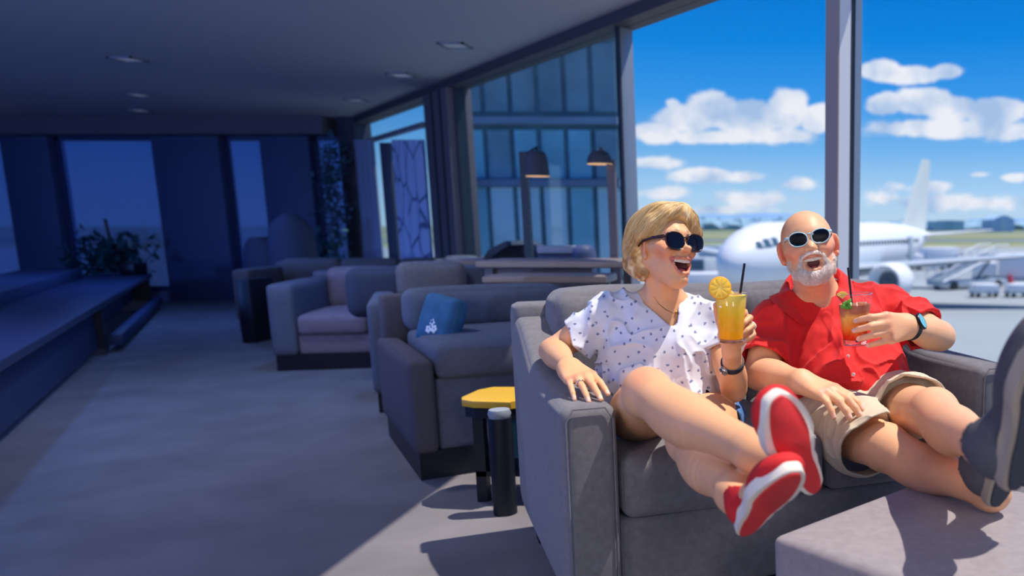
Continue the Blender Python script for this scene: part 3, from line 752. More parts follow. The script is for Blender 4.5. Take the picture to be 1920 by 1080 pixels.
e = empty('waste_bin', (bp.x, bp.y, 0), 'slim black bin post with a pale cap between the yellow table and the sofa', 'bin')
bm = bmesh.new(); lathe(bm, [(0, 0), (.042, 0), (.042, .36), (0, .36)], 24, M=Matrix.Translation((bp.x, bp.y, 0))); obj('body', bm, blackish, e, angle=30)
bm = bmesh.new(); lathe(bm, [(0, .36), (.036, .36), (.041, .375), (.036, .39), (0, .395)], 24, M=Matrix.Translation((bp.x, bp.y, 0))); obj('cap', bm, mat('pale cap', srgb(140, 148, 158), .5), e)

# ---------------------------------------------------------------- left counter
k0 = PZ(196, 662, 0); k1 = PZ(283, 578, 0)
cd = (Vector((k1.x, k1.y, 0))-Vector((k0.x, k0.y, 0))).normalized(); cn = Vector((cd.y, -cd.x, 0))
topz = .43
cm_ = basis((k0.x, k0.y, 0), cd, -cn, (0, 0, 1))   # x away from camera, y to the left
e = empty('service_counter', cm_ @ Vector((0, .4, 0)), 'long navy service counter running down the left side of the lounge', 'counter')
Lc = (k1-k0).length
obj('counter_top', box((-6.5, -.05, topz-.05), (Lc+.1, 1.1, topz), M=cm_, bevel=.006), mat('navy tint counter top', srgb(60, 68, 100), .35), e, angle=30)  # counter colour includes the blue tint of the left side
obj('front_panel', box((-6.5, .02, .06), (-.15, .06, topz-.05), M=cm_), navy, e, smooth=False)
obj('end_panel', box((-.15, -.03, 0), (.02, 1.0, topz-.05), M=cm_), blackish, e, smooth=False)
obj('front_panel', box((.6, .15, .12), (Lc-.1, .19, topz-.05), M=cm_), navy2, e, smooth=False)
obj('end_panel', box((Lc-.16, -.02, .0), (Lc+.06, 1.0, topz-.05), M=cm_), blackish, e, smooth=False)
obj('foot_rail', box((.1, -.12, .05), (Lc, -.04, .14), M=cm_, bevel=.01), navy2, e, angle=30)
obj('raised_shelf', box((-6.5, .55, topz), (Lc-.5, 1.1, topz+.10), M=cm_, bevel=.006), navy2, e, angle=30)
kb = P(272, 500, k1.y)
o = obj('cash_box', box((kb.x-.12, k1.y-.25, topz+.001), (kb.x+.05, k1.y-.02, topz+.14), bevel=.012), blackish, angle=30); tag(o, 'small black box at the far end of the navy service counter', 'box')

# ---------------------------------------------------------------- wing chairs and dark pieces at the back wall
def wing_chair(px, py, Y, s, m, label, rz=0):
    c = P(px, py, Y); M = frame((c.x, Y, 0), rz)
    e = empty('wing_chair', (c.x, Y, 0), label, 'chair', rz=rz)
    top = c.z
    bm = bmesh.new()
    # curved shell
    n = 18; rows = 10; A = []
    for r in range(rows+1):
        z = .30+(top-.30)*r/rows; k = [1, .97, .9, .74, .30][max(0, r-rows+4)]
        A.append([Vector((s*k*math.sin(a), s*.85*math.cos(a)*(1 if abs(a) < 2 else 1), z)) for a in np.linspace(-1.9, 1.9, n)])
    for th_, flip in ((0, 0), (.06, 1)):
        g = [[bm.verts.new(v*(1-th_/s) if 0 else Vector((v.x*(1-th_/s), v.y*(1-th_/s), v.z-(th_*.5 if v.z > top-.1 else 0)))) for v in row] for row in A]
        for r in range(rows):
            for i in range(n-1):
                f = (g[r][i], g[r][i+1], g[r+1][i+1], g[r+1][i]); bm.faces.new(f if not flip else f[::-1])
        if flip:
            for r in range(rows): 
                bm.faces.new((G[r][0], G[r+1][0], g[r+1][0], g[r][0])); bm.faces.new((G[r][-1], g[r][-1], g[r+1][-1], G[r+1][-1]))
            for i in range(n-1): bm.faces.new((G[rows][i], G[rows][i+1], g[rows][i+1], g[rows][i])); bm.faces.new((G[0][i], g[0][i], g[0][i+1], G[0][i+1]))
        G = g
    bmesh.ops.recalc_face_normals(bm, faces=bm.faces)
    obj('shell', bm, m, e, M=M, angle=60)
    obj('seat_cushion', softbox((-s*.8, -s*.7, .32), (s*.8, s*.6, .46), r=.05, n=10, M=M), fabric3, e, angle=180)
    bm = bmesh.new(); tube(bm, [(0, 0, 0), (0, 0, .32)], .03)
    for q in range(4): tube(bm, [(0, 0, .03), (s*.8*math.cos(q*PI/2+.78), s*.8*math.sin(q*PI/2+.78), .015)], .018)
    obj('pedestal', bm, blackish, e, M=M)
    return e
wc = mat('grey shell upholstery', srgb(62, 68, 90), .8)
wing_chair(542, 402, 10.2, .25, wc, 'tall rounded grey wing chair in front of the dark back panel', PI+.4)
wing_chair(487, 444, 10.6, .20, wc, 'small pale wing chair left of the tall rounded one at the back', PI)
wing_chair(975, 452, 6.5, .30, mat('slate shell upholstery', srgb(62, 70, 88), .85), 'slate tub chair at the tinted window left of the low booth', 0)
# low booth by the window (behind the bar table)
b0 = P(1010, 461, 5.75); b1 = P(1108, 461, 5.75)
e = empty('booth_bench', ((b0.x+b1.x)/2, 5.9, 0), 'low navy booth bench with a pale top rail behind the long high table', 'bench')
obj('back', box((b0.x, 5.72, .1), (b1.x, 5.80, b0.z-.05), bevel=.01), navy2, e, angle=30)
obj('top_rail', box((b0.x, 5.70, b0.z-.05), (b1.x-.05, 5.83, b0.z), bevel=.008), mat('pale rail', srgb(130, 135, 150), .6), e, angle=30)
obj('end_bolster', softbox((b1.x-.12, 5.66, b0.z-.22), (b1.x+.02, 5.86, b0.z+.01), r=.06, n=8), navy2, e)
obj('seat', box((b0.x, 5.45, .1), (b1.x, 5.75, .45), bevel=.03), navy2, e, angle=30)

# ---------------------------------------------------------------- floor lamps by the window
shade_m = mat('charcoal lamp shade', srgb(60, 64, 76), .8); brass = mat('warm shade lining', srgb(215, 170, 120), .5, emit=(1, .6, .3, 1), estr=.5)
def lamp(pxl, pxr, yt_, yb_, Y, post_px, post_top, post_m_, label):
    a = P(pxl, yb_, Y); b = P(pxr, yb_, Y); t = P((pxl+pxr)/2, yt_, Y); cx = (a.x+b.x)/2; r = (b.x-a.x)/2
    pp = P(post_px, post_top, Y+.05)
    e = empty('floor_lamp', (pp.x, Y, 0), label, 'lamp', 'floor lamps by the tinted window')
    bm = bmesh.new(); z0, z1 = a.z, t.z
    lathe(bm, [(r*.97, z0+.002), (r, z0), (r*.93, z0+(z1-z0)*.5), (r*.8, z1-.02), (r*.6, z1), (0, z1+.004), (0, z1-.006), (r*.56, z1-.012), (r*.76, z1-.03), (r*.89, z0+(z1-z0)*.5), (r*.95, z0+.002)], 32, M=Matrix.Translation((cx, Y, 0)))
    obj('lamp_shade', bm, shade_m, e, angle=60)
    bm = bmesh.new(); lathe(bm, [(0, z0+.02), (r*.9, z0+.02), (r*.94, z0-.004), (r*.99, z0-.004), (r*.97, z0+.012), (r*.9, z0+.03), (0, z0+.03)], 32, M=Matrix.Translation((cx, Y, 0))); obj('shade_lining', bm, brass, e)
    obj('pole', box((pp.x-.025, Y+.02, 0), (pp.x+.025, Y+.07, pp.z)), post_m_, e, smooth=False)
    bm = bmesh.new(); tube(bm, [(pp.x, Y+.045, min(pp.z-.02, z1+.03)), (cx, Y+.02, z1+.03), (cx, Y, z1-.01)], .009, 8); obj('arm', bm, post_m_, e)
    bm = bmesh.new(); lathe(bm, [(0, 0), (.14, 0), (.14, .015), (0, .02)], 28, M=Matrix.Translation((pp.x, Y, 0))); obj('base', bm, post_m_, e, angle=30)
    return e
lamp(986, 1030, 284, 330, 5.95, 982, 285, metal_d, 'dark floor lamp with a tall bell shade, left of the two at the tinted window')
lamp(1101, 1148, 284, 307, 5.55, 1146, 300, post_m, 'floor lamp with a shallow dome shade glowing underneath, right of the two')

# ---------------------------------------------------------------- curtains and door leaf in the far bay
cur_m = bpy.data.materials.new('pale blue curtain with branch pattern'); cur_m.use_nodes = True
nt = cur_m.node_tree; N = nt.nodes; L = nt.links; b = N['Principled BSDF']; b.inputs['Roughness'].default_value = .9
tc = N.new('ShaderNodeTexCoord'); mpp = N.new('ShaderNodeMapping'); mpp.inputs['Scale'].default_value = (3, 3, 1.1); L.new(tc.outputs['Object'], mpp.inputs[0])
vo = N.new('ShaderNodeTexVoronoi'); vo.feature = 'DISTANCE_TO_EDGE'; vo.inputs['Scale'].default_value = 2.2; L.new(mpp.outputs[0], vo.inputs['Vector'])
rp = N.new('ShaderNodeValToRGB'); rp.color_ramp.elements[0].position = .02; rp.color_ramp.elements[0].color = srgb(80, 100, 140); rp.color_ramp.elements[1].position = .05; rp.color_ramp.elements[1].color = srgb(165, 185, 220)
L.new(vo.outputs['Distance'], rp.inputs[0]); L.new(rp.outputs[0], b.inputs['Base Color'])
b.inputs['Transmission Weight'].default_value = 0
plainc = mat('grey voile', srgb(125, 138, 165), .9)
def curtain(px0, px1, ytop, yb_, off, m, label):
    Ya, Yb = wy(px1), wy(px0)
    pts = []
    n = 40
    bm = bmesh.new(); A = []
    for i in range(n+1):
        t = i/n; q = WL(Ya+(Yb-Ya)*t, -off+.03*math.sin(t*PI*7)); 
        dd = P(px1+(px0-px1)*t, ytop, q.y).z; db = P(px1+(px0-px1)*t, yb_, q.y).z
        A.append([(q.x, q.y, db), (q.x, q.y, dd)])
    V = [[bm.verts.new(p) for p in a] for a in A]
    W_ = [[bm.verts.new((p[0]-.008, p[1]-.006, p[2])) for p in a] for a in A]
    for i in range(n):
        bm.faces.new((V[i][0], V[i+1][0], V[i+1][1], V[i][1])); bm.faces.new((W_[i][0], W_[i][1], W_[i+1][1], W_[i+1][0]))
        bm.faces.new((V[i][1], V[i+1][1], W_[i+1][1], W_[i][1])); bm.faces.new((V[i][0], W_[i][0], W_[i+1][0], V[i+1][0]))
    bmesh.ops.recalc_face_normals(bm, faces=bm.faces)
    o = obj('curtain', bm, m, angle=80); tag(o, label, 'curtain', 'curtains at the far window bay'); return o
curtain(772, 832, 262, 489, .14, cur_m, 'pale blue curtain with a thin branch pattern, next to the window post')
curtain(700, 735, 262, 489, .14, plainc, 'plain grey voile curtain near the corner column')
q0 = WL(wy(762), -.16)
struct('trim_14', box((q0.x-.05, q0.y-.05, 0), (q0.x+.07, q0.y+.05, P(762, 268, q0.y).z), bevel=.005), mat('dark inner post', srgb(48, 56, 76), .6), angle=30)
q1 = WL(wy(825), -.10); q2 = WL(wy(690), -.10)
zz = P(760, 256, (q1.y+q2.y)/2).z
bm = bmesh.new(); tube(bm, [(q1.x, q1.y, zz), (q2.x, q2.y, zz)], .035, 8); struct('trim_15', bm, metal_l)
# planter ledge with gold edge under the curtain
q1 = WL(wy(832), -.25); q2 = WL(wy(770), -.25)
bm = bmesh.new(); tube(bm, [(q1.x, q1.y, P(832, 494, q1.y).z), (q2.x, q2.y, P(770, 499, q2.y).z)], .03, 8)
struct('trim_16', bm, mat('brass rail', srgb(170, 130, 80), .4, .4))
# leafy plant on the back wall next to the column, pale bloom clusters
fol = mat('dim green blue leaves', srgb(55, 95, 110), .8, noise=.2, nscale=8); bl = mat('pale blue blossoms', srgb(88, 108, 150), .8)
ec = P(632, 480, 11.2)
e = empty('potted_plant', (ec.x, 11.2, 0), 'tall climbing plant with pale blossom clusters beside the corner column', 'plant')
bm = bmesh.new(); lathe(bm, [(0, 0), (.14, 0), (.19, .35), (.16, .35), (.15, .3), (0, .3)], 24, M=Matrix.Translation((ec.x, 11.2, 0))); obj('pot', bm, blackish, e, angle=50)
bm = bmesh.new()
zt = P(632, 270, 11.2).z
for k in range(3): tube(bm, [(ec.x+.05*math.sin(j*1.3+k*2), 11.2+.05*math.cos(j+k), .3+(zt-.3)*j/10) for j in range(11)], .012, 6)
obj('stems', bm, fol, e)
def leaves(bm, c, n, rad, size, zr=None):
    for i in range(n):
        p = Vector(c)+Vector((random.gauss(0, rad), random.gauss(0, rad), random.gauss(0, zr or rad)))
        d = Vector((random.uniform(-1, 1), random.uniform(-1, 1), random.uniform(-.6, 1))).normalized(); s = d.cross(Vector((.3, .2, 1))).normalized(); up = d.cross(s)*.12
        l = size*random.uniform(.7, 1.3)
        a = bm.verts.new(p); b1 = bm.verts.new(p+d*l*.5+s*l*.28+up*l); c1 = bm.verts.new(p+d*l); d1 = bm.verts.new(p+d*l*.5-s*l*.28+up*l); 
        bm.faces.new((a, b1, c1)); bm.faces.new((a, c1, d1))
bm = bmesh.new()
for j in range(10): leaves(bm, (ec.x+random.uniform(-.09, .09), 11.2, .4+(zt-.5)*j/9), 26, .07, .13, .12)
obj('leaves', bm, fol, e, smooth=False)
bm = bmesh.new()
for (px, py) in ((622, 300), (612, 352), (634, 368), (618, 395), (640, 405), (628, 422), (610, 330)):
    c = P(px, py, 11.1); leaves(bm, c, 40, .05, .07)
obj('blossoms', bm, bl, e, smooth=False)
# dim potted tree in the far left window
ec = P(205, 470, 11.3)
e = empty('potted_plant', (ec.x, 11.3, 0), 'dim round-crowned potted tree in front of the far left window', 'plant')
bm = bmesh.new(); lathe(bm, [(0, 0), (.17, 0), (.22, .42), (.18, .42), (.17, .36), (0, .36)], 24, M=Matrix.Translation((ec.x, 11.3, 0))); obj('pot', bm, navy2, e, angle=50)
bm = bmesh.new(); tube(bm, [(ec.x, 11.3, .3), (ec.x+.03, 11.3, .8), (ec.x, 11.3, 1.1)], .02, 6); obj('stem', bm, blackish, e)
bm = bmesh.new(); leaves(bm, (ec.x, 11.3, ec.z-.1), 380, .20, .15, .14); obj('leaves', bm, mat('dark teal leaves', srgb(30, 80, 95), .8), e, smooth=False)
# ================================================================ implicit surface sculpting (numpy)
def V3(v): return np.array([v[0], v[1], v[2]], float)
def nrm(v): v = np.asarray(v, float); return v/np.linalg.norm(v)
_tab = np.random.default_rng(11).random(4096)
def vnoise(p, s=1.0, seed=0):
    q = p*s; i = np.floor(q).astype(np.int64); f = q-i; f = f*f*(3-2*f)
    def hsh(a, b, c): return _tab[(a*73856093 ^ b*19349663 ^ c*83492791 ^ (seed*2654435)) & 4095]
    x, y, z = i[:, 0], i[:, 1], i[:, 2]; r = 0
    for dx in (0, 1):
        wx = f[:, 0] if dx else 1-f[:, 0]
        for dy in (0, 1):
            wy_ = f[:, 1] if dy else 1-f[:, 1]
            for dz in (0, 1):
                wz = f[:, 2] if dz else 1-f[:, 2]
                r = r+wx*wy_*wz*hsh(x+dx, y+dy, z+dz)
    return r*2-1
class Fr:
    """local frame: columns x,y,z, origin, scale"""
    def __init__(s, o, x, y, z, sc=1.0): s.R = np.stack([nrm(x), nrm(y), nrm(z)], 1); s.o = V3(o); s.s = sc
    def w(s, p): return s.o+s.R @ (np.asarray(p, float)*s.s)
    def d(s, v): return s.R @ np.asarray(v, float)
    def loc(s, P_): return ((P_-s.o) @ s.R)/s.s
    def M(s): return Matrix([[*(s.R[r]*s.s), s.o[r]] for r in range(3)]+[[0, 0, 0, 1]])
def frame_yz(o, y, z, hand=1, sc=1.0):
    y = nrm(y); z = np.asarray(z, float); z = nrm(z-y*np.dot(z, y)); x = np.cross(y, z)*hand
    return Fr(o, x, y, z, sc)
class SDF:
    def __init__(s): s.p = []; s.post = None; s.fr = None
    def _add(s, fn, pts, rad, k, mode):
        pts = np.array(pts); s.p.append((fn, pts.min(0)-rad, pts.max(0)+rad, k, mode)); return s
    def cap(s, a, b, ra, rb=None, k=.012, mode='u', flat=None):
        if rb is None: rb = ra
        if s.fr: a = s.fr.w(a); b = s.fr.w(b); ra *= s.fr.s; rb *= s.fr.s; k *= s.fr.s
        a = V3(a); b = V3(b); ab = b-a; L2 = max(1e-12, ab @ ab)
        def fn(P_):
            t = np.clip((P_-a) @ ab/L2, 0, 1)[:, None]; return np.linalg.norm(P_-a-t*ab, axis=1)-(ra+(rb-ra)*t[:, 0])
        return s._add(fn, [a, b], max(ra, rb), k, mode)
    def ell(s, c, r, R=None, k=.012, mode='u'):
        r = np.array(r, float)
        if s.fr:
            c = s.fr.w(c); R = s.fr.R @ (R if R is not None else np.eye(3)); r = r*s.fr.s; k *= s.fr.s
        c = V3(c); R = np.eye(3) if R is None else R
        def fn(P_):
            q = (P_-c) @ R; k0 = np.linalg.norm(q/r, axis=1); k1 = np.linalg.norm(q/(r*r), axis=1)
            return np.where(k1 > 1e-9, k0*(k0-1)/np.maximum(k1, 1e-9), -r.min())
        return s._add(fn, [c], r.max(), k, mode)
    def chain(s, pts, rs, k=.01, mode='u'):
        for i in range(len(pts)-1): s.cap(pts[i], pts[i+1], rs[i], rs[i+1], k, mode)
        return s
    def limb(s, pts, rs, k=.012, N=22):
        pts = np.array(pts, float); rs = np.array(rs, float); m = len(pts)
        u = np.linspace(0, m-1, N+1); i = np.minimum(u.astype(int), m-2); f = (u-i)[:, None]
        D_ = np.concatenate([pts, rs[:, None]], 1); p0 = D_[np.maximum(i-1, 0)]; p1 = D_[i]; p2 = D_[i+1]; p3 = D_[np.minimum(i+2, m-1)]
        C4 = .5*((2*p1)+(p2-p0)*f+(2*p0-5*p1+4*p2-p3)*f*f+(3*p1-p0-3*p2+p3)*f**3)
        Q = C4[:, :3]; R_ = C4[:, 3]
        def fn(P_):
            d = np.full(len(P_), 9.)
            for j in range(N):
                a = Q[j]; ab = Q[j+1]-a; t = np.clip((P_-a) @ ab/max(1e-12, ab @ ab), 0, 1)
                d = np.minimum(d, np.linalg.norm(P_-a-t[:, None]*ab, axis=1)-(R_[j]+(R_[j+1]-R_[j])*t))
            return d
        return s._add(fn, Q, R_.max(), k, 'u')
    def sub(s, o, k=.004):
        l, h = o.bounds(); c = (l+h)/2
        s.p.append((lambda P_: o.ev(P_), l, h, k, 'u')); return s
    def ev(s, P_, lo=None, hi=None, raw=False):
        d = np.full(len(P_), 1.0); any_ = False
        for fn, l, h, k, mode in s.p:
            if lo is not None and (np.any(l-k-.02 > hi) or np.any(h+k+.02 < lo)): continue
            b = fn(P_)
            if mode == 'u':
                any_ = True; hh = np.clip(.5+.5*(b-d)/k, 0, 1); d = b+(d-b)*(1-hh)*1 if False else b*(1-hh)+d*hh-k*hh*(1-hh)
            else:
                hh = np.clip(.5-.5*(d+b)/k, 0, 1); d = d*(1-hh)-b*hh+k*hh*(1-hh)
        if s.post and not raw: d = s.post(d, P_)
        return d
    def bounds(s):
        u = [q for q in s.p if q[4] == 'u']
        return np.min([q[1] for q in u], 0)-.02, np.max([q[2] for q in u], 0)+.02
    def mesh(s, h=.003, n=16, lo=None, hi=None, slack=.012):
        l, u = s.bounds()
        if lo is not None: l = np.maximum(l, lo)
        if hi is not None: u = np.minimum(u, hi)
        l = np.floor(l/h)*h; nb = np.ceil((u-l)/(h*n)).astype(int)
        bi = np.stack(np.meshgrid(*[np.arange(x) for x in nb], indexing='ij'), -1).reshape(-1, 3)
        cen = l+(bi+.5)*h*n; dc = s.ev(cen)
        act = bi[np.abs(dc) < h*n*.87*1.35+slack]
        G = (nb*n+2); key = lambda c: (c[:, 0]*G[1]+c[:, 1])*G[2]+c[:, 2]
        gi = np.stack(np.meshgrid(*[np.arange(n+1)]*3, indexing='ij'), -1).reshape(-1, 3)
        VK, VP, Q = [], [], []
        E = [(a, b) for a in range(8) for b in range(a+1, 8) if bin(a ^ b).count('1') == 1]
        offs = np.array([[(c >> 2) & 1, (c >> 1) & 1, c & 1] for c in range(8)])
        for b in act:
            i0 = b*n; P_ = l+(gi+i0)*h
            D = s.ev(P_, P_.min(0), P_.max(0))
            if D.min() > 0 or D.max() < 0: continue
            D = D.reshape(n+1, n+1, n+1)
            c8 = np.stack([D[o[0]:n+o[0], o[1]:n+o[1], o[2]:n+o[2]] for o in offs], -1)
            ins = c8 < 0; m = ins.any(-1) & ~ins.all(-1)
            idx = np.argwhere(m)
            if len(idx):
                v = c8[m]; acc = np.zeros((len(v), 3)); cnt = np.zeros(len(v))
                for a, bb in E:
                    va, vb = v[:, a], v[:, bb]; x = (va < 0) != (vb < 0)
                    t = np.where(x, va/np.where(x, va-vb, 1), 0)
                    acc += np.where(x[:, None], offs[a]+(offs[bb]-offs[a])*t[:, None], 0); cnt += x
                VP.append(l+(idx+i0+acc/cnt[:, None])*h); VK.append(key(idx+i0))
            sg = D < 0
            for ax in range(3):
                sl0 = [slice(0, n)]*3; sl1 = list(sl0); sl1[ax] = slice(1, n+1)
                a0 = sg[tuple(sl0)]; a1 = sg[tuple(sl1)]
                e = np.argwhere(a0 != a1)
                if not len(e): continue
                fl = a0[a0 != a1]
                g = e+i0; o1, o2 = [(1, 2), (2, 0), (0, 1)][ax]
                d1 = np.zeros(3, int); d1[o1] = 1; d2 = np.zeros(3, int); d2[o2] = 1
                q = np.stack([key(g-d1-d2), key(g-d2), key(g), key(g-d1)], 1)
                q[~fl] = q[~fl][:, ::-1]
                ok = (g[:, o1] > 0) & (g[:, o2] > 0)
                Q.append(q[ok])
        VK = np.concatenate(VK); VP = np.concatenate(VP); Q = np.concatenate(Q)
        o = np.argsort(VK); VK = VK[o]; VP = VP[o]
        pos = np.searchsorted(VK, Q); pos = np.minimum(pos, len(VK)-1); ok = (VK[pos] == Q).all(1)
        return VP, pos[ok]
def npmesh(name, V, F, col=None):
    me = bpy.data.meshes.new(name)
    me.vertices.add(len(V)); me.vertices.foreach_set('co', V.astype(np.float32).ravel())
    k = F.shape[1]
    me.loops.add(len(F)*k); me.loops.foreach_set('vertex_index', F.ravel().astype(np.int32))
    me.polygons.add(len(F)); me.polygons.foreach_set('loop_start', np.arange(len(F), dtype=np.int32)*k)
    me.update(calc_edges=True); me.validate()
    if col is not None and len(me.vertices) == len(col):
        a = me.color_attributes.new('Col', 'FLOAT_COLOR', 'POINT')
        c = np.ones((len(V), 4), np.float32); c[:, :3] = col; a.data.foreach_set('color', c.ravel())
    return me
def relax(V, F, it=2, lam=.5):
    n = len(V)
    for _ in range(it):
        acc = np.zeros_like(V); cnt = np.zeros(n)
        for i in range(4):
            a = F[:, i]; b = F[:, (i+1) % 4]
            np.add.at(acc, a, V[b]); np.add.at(cnt, a, 1); np.add.at(acc, b, V[a]); np.add.at(cnt, b, 1)
        V = V+lam*(acc/np.maximum(cnt, 1)[:, None]-V)
    return V
def comb(parts):
    Vs, Fs, Cs, o = [], [], [], 0
    for V, F, c in parts: Vs.append(V); Fs.append(F+o); Cs.append(c); o += len(V)
    return np.concatenate(Vs), np.concatenate(Fs), np.concatenate(Cs)

# ---------------------------------------------------------------- anatomy
def add_hand(S_, f, bends, splay=(.10, .03, -.05, -.14), thumb=((.022, .018, -.010), (.60, .62, -.45), (.30, .80, -.45), (.10, .85, -.50)), nails=None, rs=1.0):
    """f: Fr hand frame (x thumb side, y fingers, z back). bends: per finger (mcp,pip,dip) radians"""
    S_.fr = f
    base = [(.031, .086, 0), (.0105, .091, .002), (-.0105, .087, 0), (-.030, .078, -.003)]
    lens = [(.043, .026, .021), (.047, .030, .022), (.043, .028, .022), (.034, .021, .019)]
    rad = [(.0094, .0085, .0078, .0068), (.0096, .0087, .0079, .0069), (.0092, .0083, .0076, .0066), (.0083, .0074, .0068, .006)]
    for b in base: S_.cap((b[0]*.55, .008, 0), (b[0], b[1]-.004, b[2]-.002), .0155*rs, .0125*rs, k=.014)
    S_.ell((.018, .035, -.010), (.017, .03, .014), k=.012); S_.ell((-.020, .035, -.009), (.014, .032, .012), k=.012)
    tips = []
    for i in range(4):
        p = np.array(base[i], float); a = 0; pts = [p]
        side = np.array([math.sin(splay[i]), math.cos(splay[i]), 0])
        for j in range(3):
            a += bends[i][j]; d = side*math.cos(a)+np.array([0, 0, -math.sin(a)]); p = p+d*lens[i][j]; pts.append(p)
        r = [q*rs for q in rad[i]]
        S_.fr = f; S_.cap(pts[0], pts[1], r[0]*1.06, r[1], k=.007); S_.cap(pts[1], pts[2], r[1]*1.03, r[2], k=.003); S_.cap(pts[2], pts[3], r[2], r[3], k=.003)
        nn = side*math.sin(a)+np.array([0, 0, math.cos(a)])
        tips.append((f.w(pts[3]-d*.004+nn*r[3]*.75), .0062*f.s))
    t0 = np.array(thumb[0]); p = t0; tl = (.044, .033, .027); tr = (.0150, .0115, .0100, .0085)
    for j in range(3):
        d = nrm(thumb[1+j]); q = p+d*tl[j]; S_.cap(p, q, tr[j]*rs, tr[j+1]*rs, k=.010 if j == 0 else .004); p = q
    S_.fr = None
    return tips
def head_sdf(S_, f, fem=True, jaw=.012):
    S_.fr = f; w = .90 if fem else 1.02
    S_.ell((0, -.018, .030), (.073*w, .092, .074), k=.02)
    S_.ell((0, .028, -.010), ((.056 if fem else .060)*w, .062, .078), k=.03)
    S_.ell((0, .030, -.056-jaw*.3), (.047*w, .052, .048 if fem else .050), k=.02)
    S_.ell((0, .064, -.092-jaw), (.022*w, .026, .019), k=.022)
    for s in (-1, 1):
        S_.cap((s*(.046 if fem else .050)*w, .0, -.048), (s*(.018 if fem else .022)*w, .055, -.095-jaw), .013 if fem else .017, .012 if fem else .015, k=.03)     # jaw line
        S_.ell((s*.040*w, .064, -.026), (.022, .020, .019), k=.016)                        # smiling cheek
        S_.ell((s*.058*w, .035, -.012), (.016, .028, .014), k=.02)                         # cheekbone
        S_.cap((s*.012, .080, .024), (s*.040*w, .068, .022), .010, .008, k=.014)             # brow
        S_.ell((s*.031, .090, .004), (.018, .010, .012), k=.012, mode='s')                  # eye socket
        S_.ell((s*.031, .074, .003), (.0135, .0125, .0105), k=.004)
    S_.cap((0, .080, .012), (0, .097, -.020), .0075, .0095, k=.010)                         # nose
    S_.ell((0, .109 if fem else .105, -.023), (.0100, .0120, .0092), k=.006)
    for s in (-1, 1):
        S_.ell((s*.0125, .093, -.026), (.0078, .010, .0075), k=.005)
        S_.ell((s*.006, .100, -.0335), (.0032, .0055, .003), k=.002, mode='s')
    # muzzle and mouth
    S_.ell((0, .070, -.060), (.034, .024, .030), k=.018)
    # nasolabial creases
    for s in (-1, 1):
        S_.chain([(s*.021, .092, -.027), (s*.033, .086, -.042), (s*.040, .076, -.062), (s*.040, .066, -.080)], [.0024, .0046, .0050, .0020], k=.007, mode='s')
    # opening
    zt = -.049; zb = -.082-jaw*.35
    mc = (zt+zb)/2
    S_.ell((0, .096, mc), (.0290, .036, (zt-zb)/2), k=.004, mode='s')
    S_.ell((0, .094, zt-.006), (.0335, .032, .0095), k=.004, mode='s')
    ul = [(-.0350, .075, zt+.003), (-.021, .0885, zt+.0010), (-.006, .0955, zt+.0018), (0, .0955, zt+.0008), (.006, .0955, zt+.0018), (.021, .0885, zt+.0010), (.0350, .075, zt+.003)]
    S_.chain(ul, [.0018, .0028, .0032, .0030, .0032, .0028, .0018], k=.005)
    ll = [(-.0345, .075, zt+.001), (-.0285, .079, zt-.014), (-.015, .0870, zb-.001), (0, .0895, zb-.0035), (.015, .0870, zb-.001), (.0285, .079, zt-.014), (.0345, .075, zt+.001)]
    S_.chain(ll, [.0018, .0026, .0038, .0044, .0038, .0026, .0018], k=.005)
    # ears
    for s in (-1, 1):
        ex = s*(.0735 if fem else .0785)*w; ez = 1.0 if fem else 1.12
        R = np.array(Euler((math.radians(-12), 0, s*math.radians(-24 if fem else -48)), 'XYZ').to_matrix())
        S_.ell((ex, -.006, -.010), (.0068, .0175*ez, .032*ez), R, k=.006)
        cc_ = np.array([ex, -.003, -.006])+R[:, 0]*s*.0095; S_.ell(tuple(cc_), (.0055, .010, .018), R, k=.004, mode='s')
        S_.ell((ex+s*.001, .002, -.036), (.006, .009, .009), R, k=.005)
    S_.fr = None
    return ul, ll, zt, zb
def rayhit(S_, px, py, Y0_, Y1_, n=220):
    Ys = np.linspace(Y0_, Y1_, n); P_ = np.array([A(px, py, y) for y in Ys]); d = S_.ev(P_); i = int(np.argmax(d < 0))
    return P_[i] if d.min() < 0 else P_[-1]
def paint(V, base, regions, var=.04):
    c = np.tile(np.array(base[:3], float), (len(V), 1))
    for fn, col, soft in regions:
        d = fn(V); a = np.clip(.5-d/soft, 0, 1)[:, None]; c = c*(1-a)+np.array(col[:3])*a
    n = vnoise(V, 60, 3)*.5+vnoise(V, 170, 5)*.5
    return np.clip(c*(1+var*n[:, None]), 0, 1)
def rg_cap(f, pts, r):
    W_ = [f.w(p) for p in pts]
    def fn(V):
        d = np.full(len(V), 9.)
        for a, b in zip(W_, W_[1:]):
            ab = b-a; t = np.clip((V-a) @ ab/(ab @ ab), 0, 1)[:, None]; d = np.minimum(d, np.linalg.norm(V-a-t*ab, axis=1)-r*f.s)
        return d
    return fn
def rg_ell(f, c, r):
    r = np.array(r)
    return lambda V: (np.linalg.norm((f.loc(V)-np.array(c))/r, axis=1)-1)*r.min()*f.s
def rg_pt(p, r): return lambda V: np.linalg.norm(V-p, axis=1)-r
def skin_mat(name): return mat(name, srgb(220, 165, 130), .48, attr='Col', sss=.12, bump=.25, bscale=350, spec=.4, dist=.0006)
